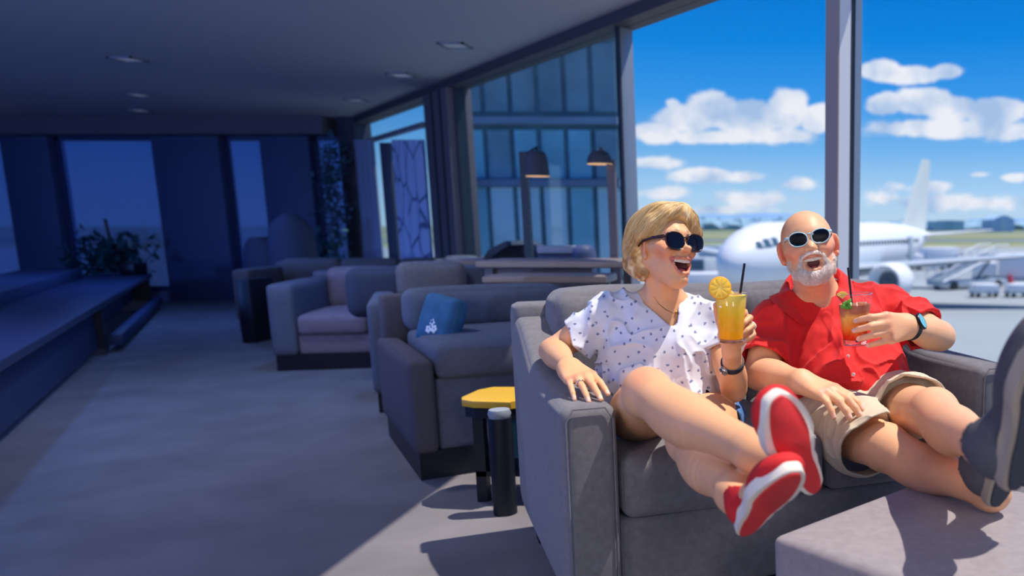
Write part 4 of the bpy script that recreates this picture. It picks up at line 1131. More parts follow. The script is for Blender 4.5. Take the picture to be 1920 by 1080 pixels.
def mouth_parts(f, parent, zt, zb, tm, gm, tongue_m):
    bm = bmesh.new()
    n = 14; xs = np.linspace(-.0265, .0265, n+1)
    def y_(x): return .0895-12*x*x
    for i in range(n):
        x0, x1 = xs[i]+.0003, xs[i+1]-.0003; m = (x0+x1)/2; hgt = .0085*(1-.35*abs(m)/.0245)
        addbox(bm, (x0-.0002, y_(m)-.004, zt-.003-hgt), (x1, y_(m), zt+.004), bevel=.0006, seg=1)
    obj('teeth', bm, tm, parent, M=f.M(), angle=30)
    bm = bmesh.new(); r = bmesh.ops.create_uvsphere(bm, u_segments=20, v_segments=12, radius=1)
    for v in r['verts']: v.co = Vector((v.co.x*.019, .064+v.co.y*.020, zb+.006+v.co.z*.008))
    obj('tongue', bm, tongue_m, parent, M=f.M(), angle=180)
def glasses(f, parent_label, lens_m_, frame_m, temple_m, cy=.094, cz=.006, rx=.0265, rz=.0215, sep=.0315, tilt=0, th=.0022, wrap=.25, ear=.078, name='sunglasses', round_=2.4):
    o = f.w((0, cy, cz)); e = empty(name, o, parent_label, 'sunglasses')
    M = f.M()
    for s in (-1, 1):
        def pt(a, k=1.0, dy=0):
            c, s_ = math.cos(a), math.sin(a); x = rx*k*math.copysign(abs(c)**(2/round_), c); z = rz*k*math.copysign(abs(s_)**(2/round_), s_)
            if s_ > 0: z *= .92
            x2 = x+s*.10*z
            return Vector((s*sep+x2, cy+dy-wrap*abs(s*sep+x2)**1.5*1.2, cz+z))
        ring = [pt(2*PI*i/40) for i in range(40)]
        bm = bmesh.new(); A = [bm.verts.new(p+Vector((0, .0008, 0))) for p in ring]; B = [bm.verts.new(p-Vector((0, .0012, 0))) for p in ring]
        cA = bm.verts.new(Vector((s*sep, cy+.003-wrap*sep**1.5*1.2, cz))); cB = bm.verts.new(Vector((s*sep, cy+.001-wrap*sep**1.5*1.2, cz)))
        for i in range(40):
            j = (i+1) % 40; bm.faces.new((A[i], A[j], cA)); bm.faces.new((B[j], B[i], cB)); bm.faces.new((A[i], B[i], B[j], A[j]))
        bmesh.ops.recalc_face_normals(bm, faces=bm.faces); obj('lens', bm, lens_m_, e, M=M)
        bm = bmesh.new(); pts = ring+[ring[0], ring[1]]; tube(bm, pts, th, 8, cap=False, up=(0, 1, 0)); obj('rim', bm, frame_m, e, M=M, angle=180)
        bm = bmesh.new(); q = pt(.35, 1.04)
        tube(bm, [q, Vector((s*.068, q.y-.012, cz+.010)), Vector((s*ear, .055, cz+.010)), Vector((s*(ear+.001), .01, cz+.007)), Vector((s*(ear-.001), -.015, cz-.004))], [th*1.2, th*1.3, th, th*.9, th*.9], 8, flat=1.8); obj('temple', bm, temple_m, e, M=M, angle=180)
    bm = bmesh.new(); x = sep-rx; tube(bm, [(-x-.003, cy-.006, cz+.008), (-x*.4, cy-.001, cz+.0115), (x*.4, cy-.001, cz+.0115), (x+.003, cy-.006, cz+.008)], th*1.1, 8); obj('bridge', bm, frame_m, e, M=M, angle=180)
    return e
def strands(S_, f, pole, phis, th0, th1, n_seg=12, rad=.0006, off=(.0, .002), wob=.05, keep=None, seed=0, center=(0, -.015, .02), cols=None):
    """hair strands that follow meridians from the pole over the implicit surface"""
    rr = np.random.default_rng(seed); pole = nrm(pole); a = nrm(np.cross(pole, [0, 1, .01])); b = np.cross(pole, a)
    n = len(phis); T = np.linspace(0, 1, n_seg)
    t0 = np.array(th0); t1 = np.array(th1)
    th = t0[:, None]+(t1-t0)[:, None]*T[None]
    ph = phis[:, None]+wob*np.sin(T[None]*rr.uniform(2, 5, n)[:, None]+rr.uniform(0, 6, n)[:, None])
    D = (np.cos(th)[..., None]*pole+np.sin(th)[..., None]*(np.cos(ph)[..., None]*a+np.sin(ph)[..., None]*b)).reshape(-1, 3)
    c = np.array(center); lo = np.full(len(D), .03); hi = np.full(len(D), .19)
    for _ in range(16):
        mid = (lo+hi)/2; pts = (f.R @ ((c+D*mid[:, None])*f.s).T).T+f.o
        v = S_.ev(pts); ins = v < 0; lo = np.where(ins, mid, lo); hi = np.where(ins, hi, mid)
    r = (lo+hi)/2+np.repeat(rr.uniform(off[0], off[1], n), n_seg)
    pts = (f.R @ ((c+D*r[:, None])*f.s).T).T+f.o
    pts = pts.reshape(n, n_seg, 3)
    return pts
def strand_mesh(pts, rad, cols, jit=0, seed=1):
    n, m, _ = pts.shape; rr = np.random.default_rng(seed)
    t = np.gradient(pts, axis=1); t /= np.maximum(np.linalg.norm(t, axis=2, keepdims=True), 1e-9)
    ref = nrm([.3, .5, .8]); s = np.cross(t, ref); s /= np.maximum(np.linalg.norm(s, axis=2, keepdims=True), 1e-9); u = np.cross(s, t)
    tp = np.clip(np.minimum(np.linspace(0, 1, m)*6+.4, (1-np.linspace(0, 1, m))*3+.15), 0, 1)[None, :, None]
    ring = [pts+(s*math.cos(2*PI*k/3)+u*math.sin(2*PI*k/3))*rad*tp for k in range(3)]
    V = np.stack(ring, 2).reshape(-1, 3)
    i = np.arange(n)[:, None, None]*m*3; j = np.arange(m-1)[None, :, None]*3; k = np.arange(3)[None, None, :]; k2 = (k+1) % 3
    F = np.stack([i+j+k, i+j+k2, i+j+3+k2, i+j+3+k], -1).reshape(-1, 4)
    C_ = np.repeat(cols, m*3, axis=0)
    return V, F, C_
# ================================================================ WOMAN
teeth_m = mat('teeth', srgb(238, 232, 220), .25, spec=.6); tongue_m = mat('tongue', srgb(190, 85, 80), .4)
SKW = srgb(228, 170, 126); 
def A(px, py, Y): return np.array(P(px, py, Y))
def mixp(a, b, t): return a+(b-a)*t
w_pel = A(1240, 775, 2.44); w_hR = A(1195, 790, 2.38); w_hL = A(1340, 788, 2.42)
w_ch = A(1236, 650, 2.48); w_shR = A(1140, 593, 2.44); w_shL = A(1340, 606, 2.50); w_nb = A(1246, 572, 2.48)
w_elR = A(1036, 658, 2.42); w_wrR = A(1066, 688, 2.16)
w_elL = A(1376, 728, 2.30); w_wrL = A(1372, 658, 2.175)
w_knR = A(1213, 738, 1.93); w_anR = A(1416, 848, 1.56)
w_knL = A(1296, 826, 1.86); w_anL = A(1382, 926, 1.55)
yaw = math.radians(46); pit = math.radians(9)
fy = np.array([math.sin(yaw)*math.cos(pit), -math.cos(yaw)*math.cos(pit), math.sin(pit)])
roll = math.radians(9); up0 = np.array([math.sin(roll), 0, math.cos(roll)])
up0 = nrm(up0-fy*(up0 @ fy)); WH = Fr(A(1245, 461, 2.42), np.cross(fy, up0), fy, up0, .985)
WHb = WH
# hands
fR = frame_yz(w_wrR, (.56, -.80, -.17), (.05, -.25, 1), hand=-1, sc=1.0)
glassW = A(1372, 597, 2.085)
fL = frame_yz(A(1358, 641, 2.165), (.80, -.08, .60), (.15, 1, 0.05), hand=1, sc=.92)
WB = SDF()
WB.chain([w_nb+[0, .01, -.02], WH.w((0, -.022, -.055))], [.050, .044], k=.03)
WB.cap(w_nb+[0, -.02, -.01], WH.w((0, .005, -.085)), .038, .030, k=.025)
for s in (-1, 1): WB.cap(w_nb+[s*.012, -.048, -.042], WH.w((-s*.050, -.02, -.045)), .009, .011, k=.018)   # neck tendons
WB.ell(w_ch, (.155, .10, .17), k=.05); WB.ell(mixp(w_ch, w_pel, .5), (.135, .10, .16), k=.05); WB.ell(w_pel, (.165, .11, .12), k=.05)
for s, sh in ((-1, w_shR), (1, w_shL)): WB.cap(w_nb+[0, .01, -.05], sh+[0, 0, .0], .05, .048, k=.05)
WB.cap(w_nb+[-.09, -.045, -.055], w_nb+[.0, -.085, -.085], .012, .010, k=.03); WB.cap(w_nb+[.10, -.03, -.06], w_nb+[.02, -.085, -.085], .012, .010, k=.03)
def arm_sdf(S_, sh, el, wr, r0, r1, r2, fat=1.0, bul=(0, 0, 0)):
    S_.limb([sh, mixp(sh, el, .4), mixp(sh, el, .8), el], [r0, r0*.98, r1*1.02, r1*.95], k=.03, N=10)
    S_.limb([el, mixp(el, wr, .2), mixp(el, wr, .4), mixp(el, wr, .7), wr], [r1*.93, r1*1.06, r1*1.02, (r1*.8+r2*1.1)*.5, r2], k=.014, N=12)
    S_.ell(el+nrm(2*el-sh-wr)*r1*.35, (r1*.6, r1*.6, r1*.6), k=.015)
arm_sdf(WB, w_shR, w_elR, w_wrR, .046, .037, .0235); arm_sdf(WB, w_shL, w_elL, w_wrL, .044, .036, .0235)
WB.cap(w_wrR, fR.w((0, .02, 0)), .0235, .02, k=.015); WB.cap(w_wrL, fL.w((0, .02, 0)), .0235, .019, k=.015)
tR = add_hand(WB, fR, [(.12, .22, .1), (.14, .25, .1), (.16, .28, .12), (.18, .30, .15)], splay=(.04, .0, -.06, -.16), thumb=((.022, .018, -.012), (.35, .75, -.65), (.15, .8, -.6), (.05, .8, -.6)))
tL = add_hand(WB, fL, [(1.10, .95, .50), (1.2, .95, .5), (1.25, .95, .5), (1.3, .95, .5)], splay=(.06, .02, -.03, -.08), thumb=((.020, .018, -.012), (.80, .35, -.50), (.72, .45, -.55), (.55, .45, -.70)))
# legs
def leg(S_, hip, kn, an, rt, rk, rc, ra, kneeup=(0, -.3, 1)):
    ax = nrm(an-kn); back = -nrm(np.array(kneeup)-ax*(np.array(kneeup) @ ax)); th_ = nrm(kn-hip)
    S_.limb([hip, mixp(hip, kn, .35), mixp(hip, kn, .75), kn], [rt, rt*.98, rk*1.10, rk*.95], k=.02, N=12)
    S_.ell(kn-back*.016+ax*.004, (rk*.66, rk*.66, rk*.66), k=.03)
    prof = [(0, rk*.93, 0), (.14, rk*.93, .06), (.30, rc, .20), (.48, rc*.98, .18), (.68, rc*.76, .07), (.86, (rc*.5+ra*1.05)*.52+.004, .02), (1, ra, 0)]
    S_.limb([mixp(kn, an, t)+back*rc*b for t, r, b in prof], [r for t, r, b in prof], k=.022, N=18)
    S_.ell(an+np.array([-.026, .0, .004]), (.010, .010, .012), k=.014)
LG1 = SDF(); LG2 = SDF(); leg(LG1, w_hR, w_knR, w_anR, .085, .057, .060, .038); leg(LG2, w_hL, w_knL, w_anL, .085, .056, .058, .037)
# shoe frames: y toe, z up through the foot, origin on the sole
def shoe_frame(toe, heel, nh, L_, flip=1):
    a = toe-heel; c = (toe+heel)/2; y = nrm(a); nh = nrm(nh); nn = nrm(nh-y*(nh @ y)); return frame_yz(c, y, -nn, hand=flip, sc=L_/.25)
shR = shoe_frame(A(1453, 738, 1.36), A(1536, 930, 1.485), (.50, -.80, -.05), .245)
shL = shoe_frame(A(1494, 886, 1.335), A(1394, 1008, 1.475), (.42, -.80, -.42), .235)
for S__, an, LG in ((shR, w_anR, LG1), (shL, w_anL, LG2)):
    LG.cap(an, S__.w((0, -.085, .045)), .034, .030, k=.03); LG.cap(S__.w((0, -.07, .05)), S__.w((0, .02, .040)), .028, .024, k=.02)
WB.sub(LG1); WB.sub(LG2)
ul, ll, zt, zb = head_sdf(WB, WH, True)
wo = Vector(P(1240, 800, 2.4)); wo.z = .46
woman = empty('person', wo, 'laughing woman with blond bob in a white patterned blouse, holding up the orange drink', 'person')
neck_z = w_nb[2]-.05
def wbody():
    lo, hi = WB.bounds()
    hl = WH.o-np.array([.16, .16, .16]); hh = WH.o+np.array([.16, .16, .17])
    Vh, Fh = WB.mesh(.0019, 16, hl, hh)
    Vb, Fb = WB.mesh(.0033, 16)
    # keep body vertices outside the finely meshed head box
    inb = np.all((Vb > hl+.006) & (Vb < hh-.006), axis=1)
    Fb = Fb[~inb[Fb].all(1)]
    Vb = relax(Vb, Fb, 3); Vh = relax(Vh, Fh, 1, .4)
    return [(Vh, Fh), (Vb, Fb)]
LIP = srgb(196, 96, 90)
dk_mouth = srgb(96, 34, 32)
def face_regions(f, ul, ll, zt, zb, lipc, blush):
    R = [(rg_ell(f, (s*.048, .062, -.028), (.022, .022, .018)), blush, .04) for s in (-1, 1)]
    R += [(rg_ell(f, (s*.082, -.005, -.008), (.012, .024, .036)), blush, .01) for s in (-1, 1)]
    R += [(rg_cap(f, ul, .0040), lipc, .003), (rg_cap(f, ll, .0046), lipc, .003), (rg_ell(f, (0, .066, (zt+zb)/2), (.027, .0235, (zt-zb)/2+.002)), dk_mouth, .004)]
    R += [(rg_cap(f, [(s*.014, .088, .0285), (s*.030, .086, .034), (s*.050, .068, .029)], .0032), (.30, .20, .12), .004) for s in (-1, 1)]
    return R
regs = face_regions(WH, ul, ll, zt, zb, LIP, srgb(220, 136, 100))
regs += [(rg_pt(p, r), srgb(236, 190, 170), .002) for p, r in tR+tL]
regs += [(rg_pt(p, .03), srgb(222, 150, 118), .05) for p in (w_knR+[0, -.03, .04], w_knL, w_elR)]
regs += [(rg_pt(f.w((x, .088, .006)), .008), srgb(214, 140, 112), .012) for f in (fR,) for x in (.031, .010, -.010, -.03)]
parts = [(V, F, paint(V, SKW, regs)) for V, F in wbody()]
V, F, Cc = comb(parts)
skw = skin_mat('womans skin')
obj('body', npmesh('body', V, F, Cc), skw, woman, angle=180)
mouth_parts(WH, woman, zt, zb, teeth_m, None, tongue_m)

# ---------------- hair
HW = SDF(); HW.fr = WH
HW.ell((0, -.024, .036), (.082, .104, .080), k=.02)
HW.ell((0, -.065, -.012), (.080, .062, .082), k=.03)
for s in (-1, 1):
    HW.ell((s*.062, -.044, -.018), (.024, .042, .058), k=.025)
HW.ell((.048, -.045, -.050), (.034, .045, .044), k=.03)
HW.ell((-.01, .022, .086), (.060, .056, .030), k=.03)
HW.chain([(-.030, .055, .094), (-.002, .070, .089), (.034, .062, .076), (.062, .034, .054), (.078, .000, .026)], [.018, .016, .016, .017, .018], k=.018)
HW.chain([(-.030, .055, .094), (-.056, .056, .070), (-.076, .040, .036), (-.086, .020, -.002)], [.018, .018, .018, .016], k=.018)
HW.fr = None
HWc = SDF(); HWc.fr = WH
HWc.ell((.004, .100, -.012), (.066, .064, .086), k=.01); HWc.ell((0, .03, -.12), (.050, .085, .075), k=.01); HWc.cap((.0, -.03, -.16), (0, -.01, -.08), .06, .045, k=.01)
for s in (-1, 1): HWc.ell((s*.090, .016, -.030), (.050, .044, .042), k=.010)
for s in (-1, 1): HWc.cap((s*.092, .018, -.04), (s*.075, .022, -.13), .044, .044, k=.01)
HWc.fr = None
pole = nrm(np.array([-.30, .62, .72]))
def hpost(d, P_):
    q = WH.loc(P_)-np.array([0, -.015, .02]); n_ = q/np.maximum(np.linalg.norm(q, axis=1, keepdims=True), 1e-6)
    a = nrm(np.cross(pole, [0, 1, .01])); b = np.cross(pole, a)
    ph = np.arctan2(n_ @ b, n_ @ a); th = np.arccos(np.clip(n_ @ pole, -1, 1))
    cc = np.stack([np.cos(ph)*6, np.sin(ph)*6, th*1.3], 1); c2 = np.stack([np.cos(ph)*26, np.sin(ph)*26, th*2.2], 1)
    amp = np.clip(th*1.3, .15, 1)
    d = d+(vnoise(cc, 1, 1)*.0060+vnoise(c2, 1, 2)*.0016)*amp
    c = HWc.ev(P_); return np.maximum(d, -c)
HW.post = hpost
Vh, Fh = HW.mesh(.0024, 16); Vh = relax(Vh, Fh, 1, .4)
hair_m = mat('blond hair', srgb(205, 165, 105), .42, attr='Col', spec=.6, bump=.25, bscale=300)
def haircol(P_, seed):
    f = WH.loc(P_); n = vnoise(P_, 45, seed)*.5+vnoise(P_, 110, seed+1)*.5
    a = np.array(srgb(228, 190, 128)[:3]); b = np.array(srgb(156, 110, 62)[:3]); c = np.array(srgb(252, 230, 185)[:3])
    t = np.clip(.30+1.1*n+np.clip(-(f[:, 2]+.01)*3, -.25, .3), 0, 1)[:, None]; k = np.clip(-n*1.6-.15, 0, 1)[:, None]
    return (a*(1-t)+b*t)*(1-k)+c*k
hair = obj('hair', npmesh('hair', Vh, Fh, haircol(Vh, 7)), hair_m, woman, angle=180)
n = 5200; rr = np.random.default_rng(5)
phis = rr.uniform(0, 2*PI, n)
th1 = rr.uniform(1.1, 2.65, n); th0 = rr.uniform(.15, 1.7, n)*.9; th0 = np.minimum(th0, th1-.35)
sp = strands(HW, WH, pole, phis, th0, th1, 12, off=(-.0010, .0014), wob=.04, seed=3)
vals = HWc.ev(sp.reshape(-1, 3)).reshape(n, 12).min(1); dd = np.abs(HW.ev(sp[:, 6]))
ok = (vals > -.002) & (np.linalg.norm(np.diff(sp, axis=1), axis=2).max(1) < .03)
sp = sp[ok]
V, F, Cc = strand_mesh(sp, .00055, haircol(sp[:, 5], 21))
obj('hair_strands', npmesh('hair_strands', V, F, Cc), hair_m, woman, angle=180)

# ---------------- blouse
BL_ = SDF()
BL_.ell(w_ch+[0, -.01, -.01], (.175, .125, .17), k=.05); BL_.ell(mixp(w_ch, w_pel, .5)+[.012, -.01, 0], (.172, .135, .18), k=.06); BL_.ell(w_pel+[0, -.015, .045], (.178, .135, .115), k=.05)
for s in (-.075, .075): BL_.ell(w_ch+[s, -.085, -.015], (.062, .05, .062), k=.05)
for sh in (w_shR, w_shL): BL_.cap(w_nb+[0, .012, -.040], sh+[0, 0, .008], .060, .060, k=.05)
BL_.cap(w_shR+[0, 0, .005], mixp(w_shR, w_elR, .62), .056, .066, k=.03)
BL_.cap(w_shL, mixp(w_shL, w_elL, .50), .056, .062, k=.03)
vb = A(1270, 616, 2.345)
BC = SDF(); BC.cap(vb, w_nb+[0, -.055, .02], .004, .050, k=.01); BC.cap(w_nb+[0, -.035, .01], w_nb+[-.01, -.01, .12], .056, .080, k=.01)
d_sl = nrm(w_elR-w_shR); p_sl = mixp(w_shR, w_elR, .60)
d_s2 = nrm(w_elL-w_shL); p_s2 = mixp(w_shL, w_elL, .5)
def capd(P_, a, b):
    ab = b-a; t = np.clip((P_-a) @ ab/(ab @ ab), 0, 1)[:, None]; return np.linalg.norm(P_-a-t*ab, axis=1)
def folds(P_, amp=1.0, s=1):
    n1 = vnoise(P_*np.array([1, 1, .55]), 11, s); n2 = vnoise(P_+n1[:, None]*.03, 19, s+1)
    r1 = (1-np.abs(n1)*2.0); r2 = 1-np.abs(n2)*2.0
    return amp*(np.clip(r1, 0, 1)**2*.010+np.clip(r2, 0, 1)**2*.005+vnoise(P_, 45, s+2)*.0012-.006)
def bpost(d, P_):
    near = np.abs(d) < .06
    o = d.copy()
    if near.any():
        w = np.clip(BC.ev(P_[near])/.05, 0, 1); o[near] = d[near]-folds(P_[near], 1.7, 3)*w
    bc = BC.ev(P_); dR = (P_-p_sl) @ d_sl; dL = (P_-p_s2) @ d_s2
    cR = capd(P_, w_shR, w_elR); cL = capd(P_, w_shL, w_elL)
    tv = BT.ev(P_); nR = (cR < .105) & (tv > .010); nL = (cL < .095) & (tv > .010) & (P_[:, 0] > w_ch[0]+.085)
    op = (bc < .03) | (nR & (dR > -.05)) | (nL & (dL > -.05))
    sh = np.where(op, np.maximum(o, -(o+.0085)), o)
    sh = np.maximum(sh, -bc)
    sh = np.where(nR, np.maximum(sh, dR+.006*np.sin(P_[:, 2]*60)), sh)
    sh = np.where(nL, np.maximum(sh, dL), sh)
    return np.maximum(sh, (w_pel[2]+.008+.012*np.sin(P_[:, 0]*40))-P_[:, 2])
BT = SDF(); BT.p = BL_.p[:3]
BL_.post = bpost
V, F = BL_.mesh(.0027, 16, slack=.028); V = relax(V, F, 3)
bm_ = bpy.data.materials.new('white blouse cotton with small blue print'); bm_.use_nodes = True
nt = bm_.node_tree; N = nt.nodes; L = nt.links; b = N['Principled BSDF']; b.inputs['Roughness'].default_value = .85
tc = N.new('ShaderNodeTexCoord'); mp_ = N.new('ShaderNodeMapping'); mp_.inputs['Rotation'].default_value = (PI/2, 0, .5); L.new(tc.outputs['Object'], mp_.inputs[0])
vo = N.new('ShaderNodeTexVoronoi'); vo.voronoi_dimensions = '2D'; vo.inputs['Scale'].default_value = 33; vo.inputs['Randomness'].default_value = .7; L.new(mp_.outputs[0], vo.inputs['Vector'])
nn_ = N.new('ShaderNodeTexNoise'); nn_.inputs['Scale'].default_value = 190; L.new(mp_.outputs[0], nn_.inputs['Vector'])
m1 = N.new('ShaderNodeMath'); m1.operation = 'MULTIPLY_ADD'; m1.inputs[1].default_value = .32; L.new(nn_.outputs['Fac'], m1.inputs[0]); L.new(vo.outputs['Distance'], m1.inputs[2])
mr_ = N.new('ShaderNodeMapRange'); mr_.inputs[1].default_value = .255; mr_.inputs[2].default_value = .30; mr_.inputs[3].default_value = 1; mr_.inputs[4].default_value = 0; L.new(m1.outputs[0], mr_.inputs[0])
mx = N.new('ShaderNodeMix'); mx.data_type = 'RGBA'; L.new(mr_.outputs[0], mx.inputs['Factor']); mx.inputs['A'].default_value = srgb(212, 215, 226); mx.inputs['B'].default_value = srgb(118, 128, 162); L.new(mx.outputs['Result'], b.inputs['Base Color'])
obj('blouse', npmesh('blouse', V, F), bm_, woman, angle=180)
# ---------------- denim shorts
DS = SDF(); DS.ell(w_pel+[0, 0, -.01], (.178, .128, .115), k=.04)
for h_, k_ in ((w_hR, w_knR), (w_hL, w_knL)): DS.cap(h_, mixp(h_, k_, .42), .094, .094, k=.03)
dR_ = nrm(w_knR-w_hR); dL_ = nrm(w_knL-w_hL); pR_ = mixp(w_hR, w_knR, .36); pL_ = mixp(w_hL, w_knL, .36)
def dpost(d, P_):
    near = np.abs(d) < .05; o = d.copy()
    if near.any(): o[near] = d[near]-folds(P_[near], .55, 9)
    sel = np.linalg.norm(P_-w_hR, axis=1) < np.linalg.norm(P_-w_hL, axis=1)
    sh = o
    cut = np.where(sel, (P_-pR_) @ dR_, (P_-pL_) @ dL_)
    sh = np.where(cut > -.035, np.maximum(o, -(o+.007)), o)
    return np.maximum(np.maximum(sh, cut), P_[:, 2]-w_pel[2]-.05)
DS.post = dpost
V, F = DS.mesh(.0035, 16, slack=.028); V = relax(V, F, 1)
denim = mat('blue denim', srgb(72, 112, 168), .9, noise=.22, nscale=240, bump=.4, bscale=900)
obj('shorts', npmesh('shorts', V, F), denim, woman, angle=180)
# ---------------- shoes
def sole_outline(w=1.0, grow=0, n=48):
    pts = []
    for i in range(n):
        a = 2*PI*i/n; y = .125*math.sin(a); t = (y+.125)/.25
        wd_ = .030+.013*math.sin(min(1, max(0, (t-.32)/.68))*PI)**.8+(.004 if t > .5 else 0)-.0045*math.exp(-((t-.42)/.12)**2)
        if t < .25: wd_ = .030
        x = math.cos(a); x = math.copysign(abs(x)**.62, x)*wd_*w
        k = 1+grow/.04
        pts.append((x*k+.004*math.sin(t*PI), y*(1+grow/.125)))
    return pts
def shoe(f, parent, up_m, mid_m, out_m, label=None, laces=True, midh=.026, wmid=1.08):
    M = f.M()
    bm = bmesh.new(); prism(bm, sole_outline(wmid), .003, midh, bevel=.004); bmesh.ops.recalc_face_normals(bm, faces=bm.faces)
    u = obj('midsole', bm, mid_m, parent, M=M, angle=50)
    bm = bmesh.new(); prism(bm, sole_outline(wmid*.80, -.004), -.001, .006, bevel=.0015); bmesh.ops.recalc_face_normals(bm, faces=bm.faces)
    obj('outsole', bm, out_m, parent, M=M, angle=50)
    S_ = SDF(); S_.fr = f
    S_.ell((0, .070, .030), (.046, .056, .030), k=.02); S_.ell((0, .02, .036), (.038, .06, .036), k=.03); S_.ell((0, -.075, .045), (.034, .046, .045), k=.03); S_.cap((0, -.085, .05), (0, -.080, .075), .036, .036, k=.02)
    I_ = SDF(); I_.fr = f; I_.cap((0, -.085, .07), (0, -.075, .14), .0335, .036, k=.01); I_.cap((0, -.07, .085), (0, .0, .095), .03, .022, k=.01)
    fr_ = f
    S_.fr = None; I_.fr = None
    def sp_(d, P_):
        q = f.loc(P_); return np.maximum(np.maximum(d, -I_.ev(P_)), np.maximum((.016-q[:, 2])*f.s, (q[:, 2]-.092)*f.s))
    S_.post = sp_
    V, F = S_.mesh(.003, 16); V = relax(V, F, 1); 
    up = obj('upper', npmesh('upper', V, F), up_m, parent, angle=180)
    return up
red_c = mat('red canvas', srgb(200, 30, 34), .8, bump=.3, bscale=900); rub_w = mat('off white rubber', srgb(222, 214, 204), .6); rub_r = mat('red rubber outsole', srgb(205, 45, 48), .65, noise=.06, nscale=120, bump=.4, bscale=700)
WSR = empty('shoe', f_o := shR.w((0, 0, 0)), 'red canvas shoe with a white rubber rim, the upper one of the woman\'s crossed feet', 'shoe', 'the woman\'s red canvas shoes'); shoe(shR, WSR, red_c, rub_w, rub_r)
WSL = empty('shoe', shL.w((0, 0, 0)), 'red canvas shoe with a white rubber rim, the lower one of the woman\'s crossed feet', 'shoe', 'the woman\'s red canvas shoes'); shoe(shL, WSL, red_c, rub_w, rub_r)
# ---------------- sunglasses, rings, watch, necklace
lens_w = mat('black violet lens', srgb(16, 12, 26), .08, spec=.4); tort = mat('dark tortoise frame', srgb(50, 24, 26), .25, noise=.5, nscale=120)
glasses(WH, 'round dark tortoiseshell sunglasses on the laughing woman\'s face', lens_w, tort, tort, cy=.100, cz=-.002, rx=.0300, rz=.0250, sep=.0345)
def ring_(f, p, ax, r, m, label, th=.0016):
    z = nrm(ax); x = nrm(np.cross(z, [.3, .9, .1])); y = np.cross(z, x)
    bm = bmesh.new(); pts = [Vector(p+(x*math.cos(a)+y*math.sin(a))*r) for a in np.linspace(0, 2*PI, 26)]; tube(bm, pts, th, 8, cap=False, up=z, flat=1.5)
    o = obj('ring', bm, m, angle=180); tag(o, label, 'ring'); return o
silver = mat('silver', srgb(210, 205, 195), .25, 1); gold = mat('gold', srgb(220, 170, 90), .25, 1)
def finger_pt(f, i, bends, splay, t):
    base = [(.031, .086, 0), (.0105, .091, .002), (-.0105, .087, 0), (-.030, .078, -.003)][i]; lens = [.043, .047, .043, .034][i]
    side = np.array([math.sin(splay), math.cos(splay), 0]); d = side*math.cos(bends)+np.array([0, 0, -math.sin(bends)])
    return f.w(np.array(base)+d*lens*t), f.d(d)
p, d = finger_pt(fR, 2, .16, -.06, .62); ring_(fR, p, d, .0094, silver, 'silver ring on the woman\'s hand that rests on the sofa arm')
p, d = finger_pt(fL, 2, 1.25, -.03, .75); ring_(fL, p, d, .0092, silver, 'silver ring on the woman\'s hand that holds the orange drink')
def watch(el, wr, t, r, strap_m, case_m, face_m, label, facedir, case_r=.016, wid=.009, thick=.003):
    c = mixp(el, wr, t); ax = nrm(wr-el); fd = np.array(facedir, float); fd = nrm(fd-ax*(fd @ ax)); s = np.cross(ax, fd)
    e = empty('wrist_watch', c, label, 'watch')
    bm = bmesh.new(); n = 40; prof = [(-wid, 0), (-wid*.9, thick*.8), (0, thick), (wid*.9, thick*.8), (wid, 0), (0, -.001)]
    R_ = [[bm.verts.new(Vector(c+ax*u+(fd*math.cos(a)+s*math.sin(a))*(r+w_))) for u, w_ in prof] for a in np.linspace(0, 2*PI, n, endpoint=False)]
    for i in range(n):
        for j in range(6): bm.faces.new((R_[i][j], R_[i][(j+1) % 6], R_[(i+1) % n][(j+1) % 6], R_[(i+1) % n][j]))
    bmesh.ops.recalc_face_normals(bm, faces=bm.faces); obj('strap', bm, strap_m, e, angle=50)
    M = basis(c+fd*(r+.0005), ax, s, fd)
    if np.linalg.det(np.stack([ax, s, fd])) < 0: M = basis(c+fd*(r+.0005), ax, -s, fd)
    bm = bmesh.new(); lathe(bm, [(0, 0), (case_r*.95, 0), (case_r, .003), (case_r, .006), (case_r*.88, .0085), (case_r*.86, .0075), (0, .0075)], 36, M=M); obj('case', bm, case_m, e, angle=40)
    bm = bmesh.new(); lathe(bm, [(0, .0072), (case_r*.85, .0072), (case_r*.85, .0080), (0, .0082)], 36, M=M); obj('dial', bm, face_m, e, angle=40)
    return e
strap_n = mat('navy strap', srgb(30, 38, 60), .5)
watch(w_elL, w_wrL, .68, .0285, strap_n, silver, mat('dark dial', srgb(30, 40, 70), .15), 'slim watch with a navy strap on the wrist below the orange drink', (-.55, -.7, -.2), case_r=.013)
bm = bmesh.new()
cpts = [rayhit(WB, x_, y_, 2.2, 2.7)-np.array([0, .0015, 0]) for x_, y_ in ((1226, 556), (1236, 570), (1248, 580), (1262, 587), (1276, 588), (1286, 580), (1291, 566), (1292, 556))]
tube(bm, [Vector(p) for p in cpts], .0012, 6)
for k in range(9):
    q = rayhit(WB, 1268+2.6*k, 588-.012*(k*2.6)**2, 2.2, 2.7)
    r = bmesh.ops.create_icosphere(bm, subdivisions=2, radius=.0042)
    for v in r['verts']: v.co += Vector(q+np.array([0, -.002+.003*math.sin(k*2), .004*math.cos(k*1.7)]))
nk = obj('necklace', bm, gold); tag(nk, 'fine gold necklace with a small beaded cluster at the woman\'s throat', 'necklace')
